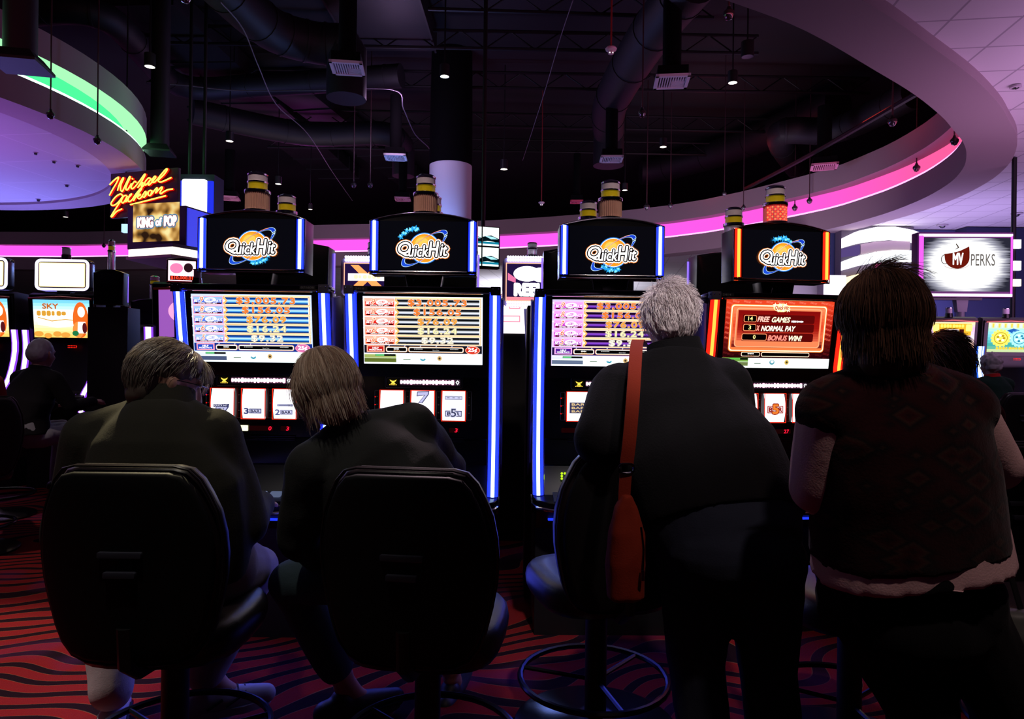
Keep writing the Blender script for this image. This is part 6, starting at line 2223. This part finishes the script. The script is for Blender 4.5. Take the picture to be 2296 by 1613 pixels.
strands(st, Matrix.Identity(4), .100, .111, .108, (0, -.018, .028), 1900, (HD1, HD2), rnd, (62, 298), (62, 122), .085, (0, .0, -1), .006, .0013, straight=-.02)
strands(st, Matrix.Identity(4), .098, .108, .106, (0, -.018, .032), 160, (HD1, HD2), rnd, (-180, 180), (0, 40), .06, (.2, -.5, .4), .018, .0008)
st.build('hair_strands', ho)
# grey handbag at her right side
bl = P(2268, 1415, 1.74)
t = thing('handbag', 'dim grey handbag hanging by a dark strap at the right edge beside the vest woman', 'bag', bl, R(-10))
mb = MB()
mb.loft([ering((0, 0, z), (1, 0, 0), (0, 1, 0), a, b, 24, 3) for z, a, b in ((-.10, .06, .03), (-.09, .085, .045), (0, .088, .045), (.045, .075, .03), (.055, .06, .015))], BG)
fuse(mb, 'pouch', t, .007, mat('grey_leather', (.07, .075, .065), .4, 0, .5), 3, (.003, 14., (1, 1, .6)))
mb = MB(); mb.M = Matrix.Rotation(R(10), 4, 'Z') @ Matrix.Translation(-bl)
ribbon(mb, [P(2290, 1370, 1.74), P(2255, 1250, 1.78), P(2225, 1130, 1.76)], (.009, .004, 0), .002, SATIN)
mb.build('strap', t)

# --- person with brown hair seated beyond her shoulder
def seated(label, X, Y, face, lean, skin, top, legs, hair, hs, k=1., vox=.011, hpx=None, toff=.014, collarmat=None):
    c, s = math.cos(R(face)), math.sin(R(face))
    def w_(x, y, z):
        return Vector((X+(x*c-y*s)*k, Y+(x*s+y*c)*k, z))
    J = dict(pelvis=w_(0, 0, .64), waist=w_(0, .0, .82), chest=w_(lean*.5, .03, 1.00), neck=w_(lean, .06, 1.15), shL=w_(lean-.17, .04, 1.08), shR=w_(lean+.17, .04, 1.08),
             elL=w_(lean-.24, .12, .86), elR=w_(lean+.24, .14, .86), wrL=w_(-.15, .36, .84), wrR=w_(.22, .40, .88), hipL=w_(-.10, .05, .63), hipR=w_(.10, .05, .63),
             knL=w_(-.14, .45, .64), knR=w_(.14, .45, .64), anL=w_(-.14, .42, .20), anR=w_(.14, .42, .20), toeL=w_(-.14, .55, .15), toeR=w_(.14, .55, .15),
             head=(w_(lean, .09, 1.285), face, 8, 0, k), collar=((0, 0, .0), None, .075, .03))
    if collarmat: J['collarmat'] = collarmat
    t, HM, V = person(label, J, skin, top, legs, mat('black_shoe', (.01, .01, .012), .5), vox=vox, topw=toff)
    return t, HM
t, HM = seated('seated person with tousled brown hair in a dark red top beyond the vest shoulder', 1.86, 2.78, 4, -.06, SKIN, cloth('dark_maroon_top', (.07, .006, .008)), DJEAN, None, None)
ho = fuse(hair_cap(HM, [((0, -.018, .022), (.098, .110, .104)), ((0, -.045, -.045), (.085, .07, .07))], HD1), 'hair', t, .007, HD1, 2, (.012, 20., (1, 1, .6)))
st = MB(HM)
strands(st, Matrix.Identity(4), .100, .112, .106, (0, -.018, .022), 1300, (HD1, HD2), rnd, (-180, 180), (0, 115), .09, (.4, -.3, -1), .016, .0014, curl=.15)
st.build('hair_strands', ho)
# --- far player at the left
t, HM = seated('far seated man with thinning grey hair and dark jacket playing the left video machine', P(66, 900, 5.45).x, 5.42, -14, .05, SKIN, cloth('black_jacket', (.010, .009, .011)), cloth('pale_grey_trousers', (.30, .30, .33)), None, None)
ho = fuse(hair_cap(HM, [((0, -.045, -.005), (.086, .080, .085)), ((.0, -.025, .026), (.083, .094, .092))], HP1), 'hair', t, .009, HP1, 2, (.004, 26., (1, 1, .6)))
# --- far player at the right
t, HM = seated('far seated man with rounded white hair, red collar and dark green shirt at right', P(2236, 900, 7.0).x, 7.0, 12, .0, SKIN, cloth('dark_green_shirt', (.008, .03, .018)), DJEAN, None, None, collarmat=cloth('red_collar', (.5, .02, .02)))
ho = fuse(hair_cap(HM, [((0, -.022, .026), (.096, .104, .100)), ((0, -.045, -.035), (.082, .07, .06))], HP1), 'hair', t, .009, HP1, 2, (.012, 20., (1, 1, .8)))
# --- person in red cut off at the left edge
t, HM = seated('person in dark red cut off by the left edge, in the shiny-edged chair', P(-95, 900, 4.4).x, 4.42, 45, -.0, SKIN, cloth('deep_red_top', (.20, .012, .012)), DJEAN, None, None)
ho = fuse(hair_cap(HM, [((0, -.02, .022), (.088, .100, .098))], HD1), 'hair', t, .009, HD1, 2)
